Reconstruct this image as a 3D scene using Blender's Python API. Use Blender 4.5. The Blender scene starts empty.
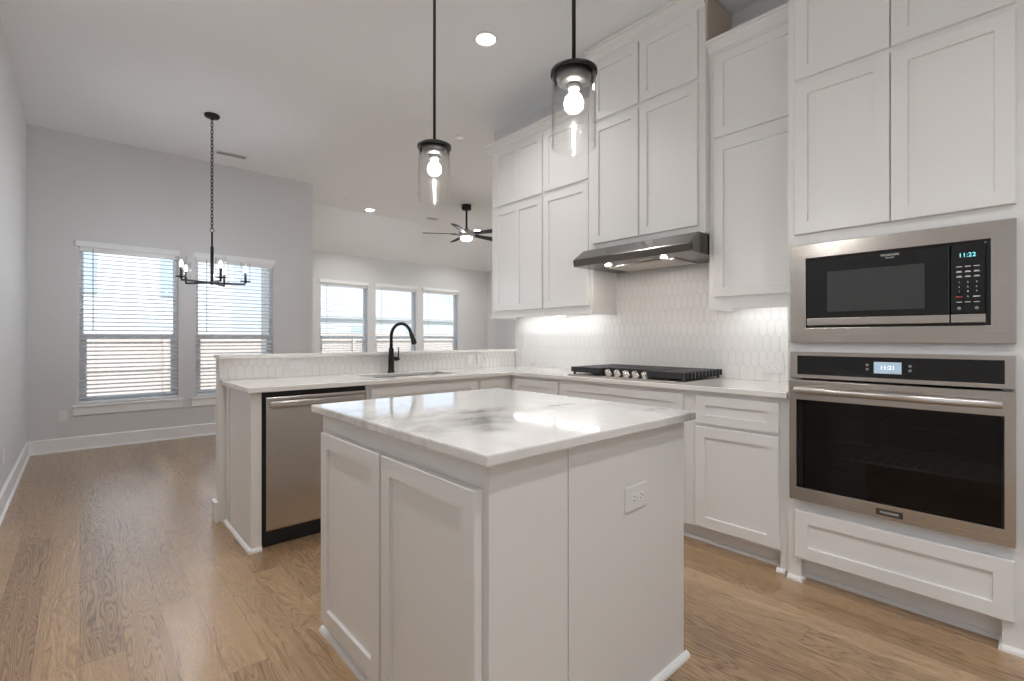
import bpy, bmesh, math, random
from mathutils import Vector, Matrix
random.seed(7)
scene = bpy.context.scene
C = scene.collection
PI = math.pi

# ---------------------------------------------------------------- camera
CAM_H = 1.183
cam_d = bpy.data.cameras.new('camera')
cam_d.sensor_fit = 'HORIZONTAL'; cam_d.sensor_width = 36.0
cam_d.lens = 479.0 / 1024.0 * 36.0
cam_d.shift_y = (338.5 - 340.5) / 1024.0
cam_d.clip_start = 0.02; cam_d.clip_end = 300
cam = bpy.data.objects.new('camera', cam_d); C.objects.link(cam)
cam.location = (0, 0, CAM_H); cam.rotation_euler = (PI / 2, 0, -math.radians(42.05))
scene.camera = cam

# ---------------------------------------------------------------- light and exposure
EXPOSURE = 0.38
SKY = 4.6            # strength of the sky
SUN = 5.5            # sun on the yard behind the house
CAN = 10.6           # power of each ceiling downlight
BULB = 720.0          # pendant and chandelier bulbs
STRIP = 12.0          # strips under the wall cabinets
WARM = (1.0, 0.98, 0.955)
scene.view_settings.view_transform = 'Standard'
scene.view_settings.look = 'None'
scene.view_settings.gamma = 1.0
scene.view_settings.use_curve_mapping = False
scene.view_settings.exposure = EXPOSURE
cy = scene.cycles
cy.use_denoising = True
cy.max_bounces = 12; cy.diffuse_bounces = 8; cy.glossy_bounces = 6
cy.transparent_max_bounces = 24; cy.transmission_bounces = 8
cy.sample_clamp_indirect = 6.0; cy.sample_clamp_direct = 0.0
cy.caustics_reflective = False; cy.caustics_refractive = False
w = bpy.data.worlds.new('sky'); scene.world = w; w.use_nodes = True
wn = w.node_tree; wn.nodes.clear()
wo = wn.nodes.new('ShaderNodeOutputWorld'); wb = wn.nodes.new('ShaderNodeBackground')
ws = wn.nodes.new('ShaderNodeTexSky'); ws.sky_type = 'HOSEK_WILKIE'
ws.sun_direction = Vector((0.0, -0.62, 0.78)).normalized(); ws.turbidity = 5.0; ws.ground_albedo = 0.4
wb.inputs['Strength'].default_value = SKY
wm = wn.nodes.new('ShaderNodeMix'); wm.data_type = 'RGBA'; wm.inputs[0].default_value = 0.62     # thin high cloud whitens the blue
wm.inputs[7].default_value = (0.23, 0.24, 0.255, 1)
wn.links.new(ws.outputs[0], wm.inputs[6]); wn.links.new(wm.outputs[2], wb.inputs['Color']); wn.links.new(wb.outputs[0], wo.inputs['Surface'])
sd = bpy.data.lights.new('sun', 'SUN'); sd.energy = SUN; sd.angle = math.radians(1.0); sd.color = (1, .95, .88)
so = bpy.data.objects.new('sun', sd); C.objects.link(so); so.location = (0, -6, 12)
so.rotation_euler = Vector((0.0, 0.62, -0.78)).to_track_quat('-Z', 'Y').to_euler()

# ---------------------------------------------------------------- materials
def mat(name, col, rough=0.5, metal=0.0, spec=0.5, coat=0.0, emit=None, estr=0.0):
    m = bpy.data.materials.new(name); m.use_nodes = True
    b = m.node_tree.nodes['Principled BSDF']
    b.inputs['Base Color'].default_value = (*col, 1); b.inputs['Roughness'].default_value = rough
    b.inputs['Metallic'].default_value = metal; b.inputs['Specular IOR Level'].default_value = spec
    b.inputs['Coat Weight'].default_value = coat
    if emit:
        b.inputs['Emission Color'].default_value = (*emit, 1); b.inputs['Emission Strength'].default_value = estr
    return m
def bsdf(m): return m.node_tree.nodes['Principled BSDF']
def nd(m, t, **kw):
    n = m.node_tree.nodes.new(t)
    for k, v in kw.items(): setattr(n, k, v)
    return n
def lk(m, a, b): m.node_tree.links.new(a, b)
def mth(m, op, a, b=None, c=None):
    n = nd(m, 'ShaderNodeMath', operation=op)
    for i, v in enumerate((a, b, c)):
        if v is None: continue
        if isinstance(v, (int, float)): n.inputs[i].default_value = v
        else: lk(m, v, n.inputs[i])
    return n.outputs[0]
def ramp(m, fac, stops):
    r = nd(m, 'ShaderNodeValToRGB'); e = r.color_ramp.elements
    while len(e) < len(stops): e.new(0.5)
    for i, (p, c) in enumerate(stops): e[i].position = p; e[i].color = (*c, 1)
    lk(m, fac, r.inputs[0]); return r.outputs[0]
def noise(m, vec, scale, detail=3.0, rough=0.5, dist=0.0):
    n = nd(m, 'ShaderNodeTexNoise'); n.inputs['Scale'].default_value = scale
    n.inputs['Detail'].default_value = detail; n.inputs['Roughness'].default_value = rough
    n.inputs['Distortion'].default_value = dist
    if vec is not None: lk(m, vec, n.inputs['Vector'])
    return n
def mapped(m, sc, rot=(0, 0, 0)):
    tc = nd(m, 'ShaderNodeTexCoord'); mp = nd(m, 'ShaderNodeMapping')
    mp.inputs['Scale'].default_value = sc; mp.inputs['Rotation'].default_value = rot
    lk(m, tc.outputs['Object'], mp.inputs['Vector']); return mp.outputs[0]
def bump(m, h, strength, dist=0.002):
    b = nd(m, 'ShaderNodeBump'); b.inputs['Strength'].default_value = strength; b.inputs['Distance'].default_value = dist
    lk(m, h, b.inputs['Height']); lk(m, b.outputs[0], bsdf(m).inputs['Normal'])

def paint(name, col, rough, scale=220, st=0.12):
    m = mat(name, col, rough, spec=0.35)
    bump(m, noise(m, mapped(m, (1, 1, 1)), scale, 2).outputs[0], st, 0.001); return m
M_WALL = paint('wall_paint', (0.665, 0.665, 0.67), 0.6)
M_CEIL = paint('ceiling_paint', (0.83, 0.85, 0.875), 0.75, 160, 0.2)
M_TRIM = mat('trim_paint', (0.83, 0.83, 0.83), 0.35)
M_CAB = mat('cabinet_paint', (0.79, 0.785, 0.775), 0.32)
M_ISL = mat('island_paint', (0.745, 0.74, 0.73), 0.32)
M_VINYL = mat('window_vinyl', (0.88, 0.89, 0.90), 0.4)
M_SLAT = mat('blind_slat', (0.83, 0.84, 0.85), 0.4)
def slat_plastic():
    m = mat('blind_slat_plastic', (0.88, 0.89, 0.90), 0.4); nt = m.node_tree
    t = nd(m, 'ShaderNodeBsdfTranslucent'); t.inputs[0].default_value = (0.80, 0.84, 0.88, 1)
    mx = nd(m, 'ShaderNodeMixShader'); mx.inputs[0].default_value = 0.5
    lk(m, bsdf(m).outputs[0], mx.inputs[1]); lk(m, t.outputs[0], mx.inputs[2]); lk(m, mx.outputs[0], nt.nodes['Material Output'].inputs['Surface'])
    return m
M_SLATS = slat_plastic()
M_CORD = mat('blind_cord', (0.6, 0.6, 0.6), 0.7)
M_WAND = mat('blind_wand', (0.35, 0.36, 0.37), 0.3)
M_PLATE = mat('outlet_plate', (0.76, 0.755, 0.745), 0.35)
M_SLOT = mat('outlet_slot', (0.05, 0.05, 0.05), 0.6)
M_BLACK = mat('black_metal', (0.010, 0.009, 0.009), 0.42, 0.0, spec=0.35)
M_BLADE = mat('black_fan_blade', (0.014, 0.013, 0.013), 0.6, 0.0, spec=0.25)
M_IRON = mat('cast_iron', (0.03, 0.031, 0.034), 0.38)
M_RUBBER = mat('black_plastic', (0.01, 0.01, 0.01), 0.5)
M_NICKEL = mat('brushed_nickel', (0.55, 0.52, 0.49), 0.3, 1.0)
M_DNICKEL = mat('dark_nickel', (0.20, 0.19, 0.185), 0.35, 1.0)
M_CHROME = mat('knob_chrome', (0.75, 0.70, 0.65), 0.16, 1.0)
M_GREY = mat('sink_steel', (0.28, 0.27, 0.265), 0.32, 1.0)
M_GROUT = mat('tile_grout', (0.60, 0.585, 0.56), 0.8)
M_TILE = mat('white_glazed_tile', (0.80, 0.79, 0.775), 0.26)
M_VENT = mat('vent_enamel', (0.78, 0.78, 0.78), 0.5)
M_VENTD = mat('vent_duct', (0.48, 0.48, 0.48), 0.8)
M_BGLASS = mat('black_glass', (0.010, 0.011, 0.012), 0.06, spec=0.4)
M_BWIN = mat('microwave_window', (0.045, 0.048, 0.05), 0.1)
M_WHITEPRINT = mat('white_print', (0.75, 0.75, 0.75), 0.5)
M_GREYPRINT = mat('grey_print', (0.28, 0.28, 0.28), 0.5)
M_BADGE = mat('dark_badge', (0.10, 0.095, 0.09), 0.35, 0.8)
M_REDPRINT = mat('red_print', (0.45, 0.06, 0.05), 0.5)
M_CYAN = mat('cyan_digits', (0.2, 0.8, 0.9), 0.4, emit=(0.25, 0.85, 0.95), estr=0.7)
M_LCD = mat('lcd_screen', (0.25, 0.33, 0.40), 0.2, emit=(0.42, 0.55, 0.66), estr=0.45)
M_LCDTXT = mat('lcd_digits', (0.9, 0.95, 1), 0.4, emit=(0.85, 0.93, 1), estr=0.9)
M_ENAMEL = mat('oven_enamel', (0.035, 0.036, 0.038), 0.3)
M_RACK = mat('oven_rack', (0.65, 0.64, 0.62), 0.25, 1.0)
M_CAN = mat('can_lens', (1, 1, 1), 0.5, emit=WARM, estr=18.0)
M_FANL = mat('fan_lens', (1, 1, 1), 0.5, emit=(0.92, 0.98, 1.05), estr=190.0)
M_BULB = mat('bulb_glow', (1, 1, 1), 0.3, emit=(1, 0.985, 0.96), estr=BULB)
M_CBULB = mat('candle_bulb_glow', (1, 1, 1), 0.3, emit=(0.93, 0.98, 1.06), estr=290.0)
M_LED = mat('led_diffuser', (1, 1, 1), 0.4, emit=(0.98, 0.99, 1.0), estr=STRIP)
M_HOODL = mat('hood_lamp', (1, 1, 1), 0.4, emit=(1, 0.89, 0.78), estr=210.0)
M_FILTER = mat('hood_filter', (0.62, 0.58, 0.54), 0.4, 0.8)
M_FENCE = mat('cedar_fence', (0.56, 0.48, 0.45), 0.8)
M_BOUNCE = mat('bounce_slab_pale', (0.68, 0.67, 0.65), 0.85)
M_GRASS = mat('lawn', (0.36, 0.35, 0.27), 0.9)
M_SIDING = mat('house_siding', (0.60, 0.63, 0.67), 0.8)
M_ROOF = mat('roof_shingle', (0.42, 0.44, 0.47), 0.9)
M_PLYWOOD = mat('unpainted_side', (0.52, 0.44, 0.37), 0.6)
M_OUTWIN = mat('house_window', (0.42, 0.50, 0.58), 0.3)

def steel(name, col, rough, axis):
    m = mat(name, col, rough, 1.0)
    sc = [900, 900, 900]; sc[axis] = 4
    n = noise(m, mapped(m, tuple(sc)), 1.0, 2)
    r = nd(m, 'ShaderNodeMapRange'); lk(m, n.outputs[0], r.inputs[0])
    r.inputs[3].default_value = rough - 0.05; r.inputs[4].default_value = rough + 0.07
    lk(m, r.outputs[0], bsdf(m).inputs['Roughness'])
    if axis == 1: bump(m, n.outputs[0], 0.05, 0.0004)
    return m
M_STEEL = steel('stainless_steel', (0.52, 0.485, 0.455), 0.24, 1)
M_STEELX = mat('stainless_steel_door', (0.56, 0.525, 0.49), 0.27, 1.0)
M_HOOD = steel('hood_steel', (0.17, 0.158, 0.15), 0.20, 1)

def glass(name, tint, ior, rough=0.0):
    m = bpy.data.materials.new(name); m.use_nodes = True
    nt = m.node_tree; nt.nodes.clear()
    o = nt.nodes.new('ShaderNodeOutputMaterial'); mx = nt.nodes.new('ShaderNodeMixShader')
    t = nt.nodes.new('ShaderNodeBsdfTransparent'); g = nt.nodes.new('ShaderNodeBsdfGlossy'); f = nt.nodes.new('ShaderNodeLayerWeight')
    t.inputs[0].default_value = (*tint, 1); g.inputs['Roughness'].default_value = rough; f.inputs[0].default_value = 0.5
    pw = nt.nodes.new('ShaderNodeMath'); pw.operation = 'POWER'; pw.inputs[1].default_value = 5.0      # Schlick, the same from both sides
    mr = nt.nodes.new('ShaderNodeMapRange'); mr.inputs[3].default_value = ((ior - 1) / (ior + 1)) ** 2; mr.inputs[4].default_value = 1.0
    nt.links.new(f.outputs['Facing'], pw.inputs[0]); nt.links.new(pw.outputs[0], mr.inputs[0])
    nt.links.new(mr.outputs[0], mx.inputs[0]); nt.links.new(t.outputs[0], mx.inputs[1]); nt.links.new(g.outputs[0], mx.inputs[2])
    nt.links.new(mx.outputs[0], o.inputs[0]); return m
M_GLASS = glass('clear_glass', (0.998, 0.999, 0.999), 1.33)
M_FROST = glass('lit_frosted_bulb', (1, 1, 1), 1.3)
nt_ = M_FROST.node_tree; e_ = nt_.nodes.new('ShaderNodeEmission'); e_.inputs[0].default_value = (1, 0.95, 0.88, 1); e_.inputs[1].default_value = 9.0
m2_ = nt_.nodes.new('ShaderNodeMixShader'); m2_.inputs[0].default_value = 0.4
nt_.links.new(nt_.nodes['Mix Shader'].outputs[0], m2_.inputs[1]); nt_.links.new(e_.outputs[0], m2_.inputs[2]); nt_.links.new(m2_.outputs[0], nt_.nodes['Material Output'].inputs[0])
M_PANE = glass('window_glass', (0.93, 0.96, 0.98), 1.4)
M_OGLASS = glass('oven_glass', (0.38, 0.38, 0.39), 1.4)

def wood_floor():
    m = mat('oak_planks', (0.4, 0.28, 0.18), 0.34, spec=0.5, coat=0.6)
    bsdf(m).inputs['Coat Roughness'].default_value = 0.30
    tc = nd(m, 'ShaderNodeTexCoord'); sp = nd(m, 'ShaderNodeSeparateXYZ'); lk(m, tc.outputs['Object'], sp.inputs[0])
    W, L = 0.130, 1.55
    xr = mth(m, 'DIVIDE', sp.outputs[0], W); row = mth(m, 'FLOOR', xr); fx = mth(m, 'FRACT', xr)
    wn1 = nd(m, 'ShaderNodeTexWhiteNoise', noise_dimensions='1D'); lk(m, row, wn1.inputs['W'])
    yr = mth(m, 'DIVIDE', mth(m, 'ADD', sp.outputs[1], mth(m, 'MULTIPLY', wn1.outputs['Value'], 9.3)), L)
    pl = mth(m, 'FLOOR', yr); fy = mth(m, 'FRACT', yr)
    cb = nd(m, 'ShaderNodeCombineXYZ'); lk(m, row, cb.inputs[0]); lk(m, pl, cb.inputs[1])
    wn2 = nd(m, 'ShaderNodeTexWhiteNoise', noise_dimensions='2D'); lk(m, cb.outputs[0], wn2.inputs['Vector'])
    rnd = wn2.outputs['Value']
    # grain coordinates: each plank slides to its own place in the log
    gc = nd(m, 'ShaderNodeCombineXYZ')
    lk(m, sp.outputs[0], gc.inputs[0]); lk(m, mth(m, 'ADD', mth(m, 'MULTIPLY', sp.outputs[1], 0.105), mth(m, 'MULTIPLY', rnd, 31.0)), gc.inputs[1])
    lk(m, mth(m, 'MULTIPLY', rnd, 17.0), gc.inputs[2])
    big = noise(m, gc.outputs[0], 9.5, 2.6, 0.5, 0.35)
    rings = mth(m, 'FRACT', mth(m, 'MULTIPLY', big.outputs[0], 25.0))
    rings = mth(m, 'ABSOLUTE', mth(m, 'SUBTRACT', rings, 0.5))          # cathedral rings
    rings = mth(m, 'POWER', mth(m, 'MULTIPLY', rings, 2.0), 0.55)
    fg = nd(m, 'ShaderNodeMapping'); fg.inputs['Scale'].default_value = (200, 16, 40); lk(m, gc.outputs[0], fg.inputs['Vector'])
    fine = noise(m, fg.outputs[0], 1.0, 3, 0.6)
    tone = noise(m, gc.outputs[0], 2.2, 2)
    v = mth(m, 'ADD', mth(m, 'MULTIPLY', rings, 0.42), mth(m, 'MULTIPLY', fine.outputs[0], 0.60))
    v = mth(m, 'ADD', v, mth(m, 'MULTIPLY', mth(m, 'SUBTRACT', rnd, 0.5), 0.24))
    v = mth(m, 'ADD', v, mth(m, 'MULTIPLY', mth(m, 'SUBTRACT', tone.outputs[0], 0.5), 0.3))
    col = ramp(m, v, [(0.14, (0.095, 0.055, 0.030)), (0.36, (0.225, 0.140, 0.076)), (0.58, (0.380, 0.243, 0.134)), (0.88, (0.50, 0.345, 0.200))])
    gapx = mth(m, 'LESS_THAN', mth(m, 'MINIMUM', fx, mth(m, 'SUBTRACT', 1.0, fx)), 0.010)
    gapy = mth(m, 'LESS_THAN', mth(m, 'MINIMUM', fy, mth(m, 'SUBTRACT', 1.0, fy)), 0.0010)
    gap = mth(m, 'MAXIMUM', gapx, gapy)
    mx = nd(m, 'ShaderNodeMix', data_type='RGBA'); lk(m, mth(m, 'MULTIPLY', gap, 0.55), mx.inputs[0]); lk(m, col, mx.inputs[6])
    mx.inputs[7].default_value = (0.10, 0.065, 0.04, 1)
    lk(m, mx.outputs[2], bsdf(m).inputs['Base Color'])
    rr = nd(m, 'ShaderNodeMapRange'); lk(m, v, rr.inputs[0]); rr.inputs[3].default_value = 0.36; rr.inputs[4].default_value = 0.24
    lk(m, rr.outputs[0], bsdf(m).inputs['Roughness'])
    h = mth(m, 'SUBTRACT', v, mth(m, 'MULTIPLY', gap, 1.2)); bump(m, h, 0.28, 0.0012)
    return m
M_FLOOR = wood_floor()

def marble(name, base, vein, amount, scale=1.0, spots=()):
    m = mat(name, base, 0.07, spec=0.5, coat=0.2)
    v = mapped(m, (scale, scale, scale))
    warp = noise(m, v, 1.6, 5, 0.6, 0.6)
    cl = noise(m, v, 2.0, 8, 0.68, 1.4)
    vn = mth(m, 'ABSOLUTE', mth(m, 'SUBTRACT', cl.outputs[0], 0.5))
    veins = mth(m, 'SUBTRACT', 1.0, mth(m, 'MINIMUM', mth(m, 'MULTIPLY', vn, 14.0), 1.0))
    patch = nd(m, 'ShaderNodeMapRange'); lk(m, warp.outputs[0], patch.inputs[0])
    patch.inputs[1].default_value = 0.48; patch.inputs[2].default_value = 0.68
    blotch = noise(m, v, 14.0, 6, 0.7)
    f = mth(m, 'ADD', mth(m, 'MULTIPLY', veins, 0.45), mth(m, 'MULTIPLY', blotch.outputs[0], 1.1))
    pm = patch.outputs[0]
    for (px, py, rx, ry) in spots:         # smoky clouds at their own places in the stone
        mp = nd(m, 'ShaderNodeMapping'); mp.inputs['Location'].default_value = (-px / rx, -py / ry, 0); mp.inputs['Scale'].default_value = (1 / rx, 1 / ry, 0.01)
        wv = nd(m, 'ShaderNodeVectorMath', operation='MULTIPLY_ADD'); lk(m, warp.outputs['Color'], wv.inputs[0]); wv.inputs[1].default_value = (0.16, 0.16, 0); lk(m, v, wv.inputs[2])
        lk(m, wv.outputs[0], mp.inputs['Vector'])
        ln = nd(m, 'ShaderNodeVectorMath', operation='LENGTH'); lk(m, mp.outputs[0], ln.inputs[0])
        d = nd(m, 'ShaderNodeMapRange', interpolation_type='SMOOTHSTEP'); lk(m, ln.outputs['Value'], d.inputs[0]); d.inputs[1].default_value = 0.0; d.inputs[2].default_value = 1.3; d.inputs[3].default_value = 1.0; d.inputs[4].default_value = 0.0
        pm = mth(m, 'MAXIMUM', pm, d.outputs[0])
    f = mth(m, 'MULTIPLY', mth(m, 'MULTIPLY', f, pm), amount)
    f = mth(m, 'ADD', f, mth(m, 'MULTIPLY', veins, 0.06 * amount))
    mx = nd(m, 'ShaderNodeMix', data_type='RGBA'); lk(m, f, mx.inputs[0])
    mx.inputs[6].default_value = (*base, 1); mx.inputs[7].default_value = (*vein, 1)
    lk(m, mx.outputs[2], bsdf(m).inputs['Base Color']); return m
M_MARBLE = marble('white_marble', (0.78, 0.77, 0.755), (0.20, 0.198, 0.195), 1.0, 1.0, ((0.37, 0.47, 0.17, 0.15), (0.49, 0.61, 0.16, 0.07), (0.29, 0.36, 0.08, 0.10)))
M_QUARTZ = marble('white_quartz', (0.84, 0.825, 0.80), (0.5, 0.48, 0.46), 0.25)

# ---------------------------------------------------------------- mesh helpers
def BM(): return bmesh.new()
def box(bm, x0, x1, y0, y1, z0, z1, bev=0.0):
    t = bmesh.new() if bev else bm
    r = bmesh.ops.create_cube(t, size=1.0)
    bmesh.ops.transform(t, matrix=Matrix.Translation(((x0 + x1) / 2, (y0 + y1) / 2, (z0 + z1) / 2)) @ Matrix.Diagonal((abs(x1 - x0), abs(y1 - y0), abs(z1 - z0), 1)), verts=r['verts'])
    if bev:
        bmesh.ops.bevel(t, geom=t.edges[:], offset=bev, segments=2, profile=0.5, affect='EDGES', clamp_overlap=True)
        merge(bm, t)
def merge(bm, t):
    me = bpy.data.meshes.new('tmp'); t.to_mesh(me); t.free(); bm.from_mesh(me); bpy.data.meshes.remove(me)
def prism(bm, pts, fn, a, b):
    """closed outline pts [(p,q)...] swept from a to b; fn(p,q,s) -> xyz"""
    A = [bm.verts.new(fn(p, q, a)) for p, q in pts]; B = [bm.verts.new(fn(p, q, b)) for p, q in pts]
    n = len(pts)
    fs = [bm.faces.new(A), bm.faces.new(B[::-1])]
    for i in range(n): fs.append(bm.faces.new((A[i], B[i], B[(i + 1) % n], A[(i + 1) % n])))
    bmesh.ops.recalc_face_normals(bm, faces=fs)
def frame_of(d):
    d = d.normalized(); u = d.orthogonal().normalized(); return u, d.cross(u)
def tube(bm, pts, r, seg=12, cap=True):
    pts = [Vector(p) for p in pts]; n = len(pts)
    rs = r if isinstance(r, (list, tuple)) else [r] * n
    rings = []; u = None
    for i, p in enumerate(pts):
        d = (pts[min(i + 1, n - 1)] - pts[max(i - 1, 0)]).normalized()
        if u is None: u = d.orthogonal().normalized()
        else: u = (u - d * u.dot(d)).normalized()
        v = d.cross(u)
        rings.append([bm.verts.new(p + (u * math.cos(2 * PI * k / seg) + v * math.sin(2 * PI * k / seg)) * rs[i]) for k in range(seg)])
    fs = []
    for a, b in zip(rings, rings[1:]):
        for k in range(seg): fs.append(bm.faces.new((a[k], a[(k + 1) % seg], b[(k + 1) % seg], b[k])))
    if cap: fs += [bm.faces.new(rings[0][::-1]), bm.faces.new(rings[-1])]
    for f in fs: f.smooth = True
    bmesh.ops.recalc_face_normals(bm, faces=fs)
def lathe(bm, prof, c, axis=(0, 0, 1), seg=32, smooth=True):
    """profile [(radius, height)...] turned about axis through c; closed where radius is 0"""
    ax = Vector(axis).normalized(); u, v = frame_of(ax); c = Vector(c)
    rings = []
    for r, h in prof:
        if r < 1e-6: rings.append([bm.verts.new(c + ax * h)])
        else: rings.append([bm.verts.new(c + ax * h + (u * math.cos(2 * PI * k / seg) + v * math.sin(2 * PI * k / seg)) * r) for k in range(seg)])
    fs = []
    for a, b in zip(rings, rings[1:]):
        for k in range(seg):
            k2 = (k + 1) % seg
            if len(a) == 1 and len(b) == 1: continue
            if len(a) == 1: fs.append(bm.faces.new((a[0], b[k2], b[k])))
            elif len(b) == 1: fs.append(bm.faces.new((a[k], a[k2], b[0])))
            else: fs.append(bm.faces.new((a[k], a[k2], b[k2], b[k])))
    for f in fs: f.smooth = smooth
    bmesh.ops.recalc_face_normals(bm, faces=fs)
def world_loc(o):
    v = Vector((0, 0, 0))
    while o: v += o.location; o = o.parent
    return v
def obj(name, bm, m, parent=None, bev=0.0, loc=None, label=None):
    me = bpy.data.meshes.new(name)
    off = world_loc(parent) if parent else Vector((0, 0, 0))
    if loc is not None: off = Vector(loc)
    bmesh.ops.translate(bm, verts=bm.verts[:], vec=-off)
    bm.to_mesh(me); bm.free()
    for mm in (m if isinstance(m, list) else [m]): me.materials.append(mm)
    o = bpy.data.objects.new(name, me); C.objects.link(o)
    if parent: o.parent = parent
    elif loc is not None: o.location = loc
    if bev:
        b = o.modifiers.new('edge', 'BEVEL'); b.width = bev; b.segments = 2; b.limit_method = 'ANGLE'; b.angle_limit = math.radians(40)
    if label: o['label'] = label
    return o
def tag(o, label, cat, group=None):
    o['label'] = label; o['category'] = cat
    if group: o['group'] = group
    return o
def thing(name, label, cat, loc, group=None):
    o = bpy.data.objects.new(name, None); o.empty_display_size = 0.05; C.objects.link(o); o.location = loc
    return tag(o, label, cat, group)
def struct(name, bm, m, parent=None, bev=0.0):
    o = obj(name, bm, m, parent, bev)
    if not parent: o['kind'] = 'structure'
    return o
def text(name, body, size, origin, right, up, m, parent, depth=0.0006, align='CENTER'):
    cu = bpy.data.curves.new('t', 'FONT'); cu.body = body; cu.size = size; cu.align_x = align; cu.align_y = 'CENTER'; cu.extrude = depth
    to = bpy.data.objects.new('t', cu); C.objects.link(to)
    dg = bpy.context.evaluated_depsgraph_get(); me = bpy.data.meshes.new_from_object(to.evaluated_get(dg))
    bpy.data.objects.remove(to); bpy.data.curves.remove(cu)
    bm = bmesh.new(); bm.from_mesh(me); bpy.data.meshes.remove(me)
    r = Vector(right).normalized(); u = Vector(up).normalized(); n = r.cross(u)
    mx = Matrix((( r.x, u.x, n.x, origin[0]), (r.y, u.y, n.y, origin[1]), (r.z, u.z, n.z, origin[2]), (0, 0, 0, 1)))
    bmesh.ops.transform(bm, matrix=mx, verts=bm.verts[:])
    return obj(name, bm, m, parent)

# fronts: 'X' fronts look towards -x (s runs along y), 'Y' fronts look towards -y (s runs along x)
def fpt(kind, face):
    if kind == 'X': return lambda s, z, d: (face + d, s, z)          # d: depth behind the face
    return lambda s, z, d: (s, face + d, z)
def shaker(bm, kind, face, s0, s1, z0, z1, t=0.02, fw=0.057, rec=0.011, splits=()):
    """one shaker front: back, sides, frame, and recessed panels (splits = places of middle stiles)"""
    P = fpt(kind, face); e = 0.0025
    def q(a, b, c, d_): fs.append(bm.faces.new([bm.verts.new(P(*v)) for v in (a, b, c, d_)]))
    fs = []
    # outside: eased front edge
    O = [(s0, z0), (s1, z0), (s1, z1), (s0, z1)]; I = [(s0 + e, z0 + e), (s1 - e, z0 + e), (s1 - e, z1 - e), (s0 + e, z1 - e)]
    q(*[(s, z, t) for s, z in O])
    for i in range(4):
        a, b = O[i], O[(i + 1) % 4]; c, d = I[i], I[(i + 1) % 4]
        q((*a, t), (*b, t), (*b, e), (*a, e)); q((*a, e), (*b, e), (*d, 0), (*c, 0))
    edges = [s0 + fw] + [v for c in splits for v in (c - fw * 0.5, c + fw * 0.5)] + [s1 - fw]
    fz = min(fw, (z1 - z0) * 0.32)
    za, zb = z0 + fz, z1 - fz
    q((s0 + e, z0 + e, 0), (s1 - e, z0 + e, 0), (s1 - e, za, 0), (s0 + e, za, 0))
    q((s0 + e, zb, 0), (s1 - e, zb, 0), (s1 - e, z1 - e, 0), (s0 + e, z1 - e, 0))
    st = [s0 + e] + edges + [s1 - e]
    for i in range(0, len(st), 2): q((st[i], za, 0), (st[i + 1], za, 0), (st[i + 1], zb, 0), (st[i], zb, 0))
    k = 0.002
    for i in range(0, len(edges), 2):
        a, b = edges[i], edges[i + 1]
        o4 = [(a, za), (b, za), (b, zb), (a, zb)]; i4 = [(a + k, za + k), (b - k, za + k), (b - k, zb - k), (a + k, zb - k)]
        for j in range(4):
            q((*o4[j], 0), (*o4[(j + 1) % 4], 0), (*i4[(j + 1) % 4], rec), (*i4[j], rec))
        q(*[(s, z, rec) for s, z in i4])
    bmesh.ops.remove_doubles(bm, verts=bm.verts[:], dist=1e-5)
    bmesh.ops.recalc_face_normals(bm, faces=bm.faces[:])
def front(name, parent, kind, face, s0, s1, z0, z1, m=None, **kw):
    bm = BM(); shaker(bm, kind, face, s0, s1, z0, z1, **kw); return obj(name, bm, m or M_CAB, parent)
def kbox(bm, kind, s0, s1, d0, d1, z0, z1, bev=0.0):
    if kind == 'X': box(bm, d0, d1, s0, s1, z0, z1, bev)
    else: box(bm, s0, s1, d0, d1, z0, z1, bev)
def shoe(bm, kind, face, s0, s1, r=0.017, z=0.0, rz=0.021):
    P = fpt(kind, face)
    pts = [(0, 0), (-r, 0), (-r * 0.93, rz * 0.45), (-r * 0.6, rz * 0.82), (0, rz)]
    prism(bm, pts, lambda p, q, s: P(s, z + q, p), s0, s1)

# ---------------------------------------------------------------- the shell
XL, XW, XT = -0.40, 3.236, 3.224          # left wall, range wall, face of the wall tile
YD, YV, CE, PL = 6.86, 8.677, 3.35, 2.74  # dining wall, living wall, ceiling, living wall plate
XD, XR = 2.42, 7.04                       # end of the dining wall, living right wall
YBK = -2.6
bm = BM(); box(bm, XL - 0.2, XR + 0.2, YBK - 0.2, YV + 0.2, -0.12, 0.0); struct('floor', bm, M_FLOOR)
bm = BM()
box(bm, XL - 0.2, XD, YBK - 0.2, YD + 0.2, CE, CE + 0.12)
rid = 7.845; xr = XR - (YV - rid)
box(bm, XD, xr, YBK - 0.2, rid, CE, CE + 0.12)
struct('ceiling', bm, M_CEIL)
bm = BM()      # the two falling planes over the living room, hipped in the far right corner
def slab(pts, t=0.12):
    A = [bm.verts.new(p) for p in pts]; B = [bm.verts.new((p[0], p[1], p[2] + t)) for p in pts]
    fs = [bm.faces.new(A), bm.faces.new(B[::-1])] + [bm.faces.new((A[i], B[i], B[(i + 1) % len(A)], A[(i + 1) % len(A)])) for i in range(len(A))]
    bmesh.ops.recalc_face_normals(bm, faces=fs)
slab([(XD - 0.1, rid, CE), (xr, rid, CE), (XR, YV, PL), (XD - 0.1, YV, PL)])
slab([(xr, 3.0, CE), (XR, 3.0, PL), (XR, YV, PL), (xr, rid, CE)])
struct('ceiling_slope', bm, M_CEIL)
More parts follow.
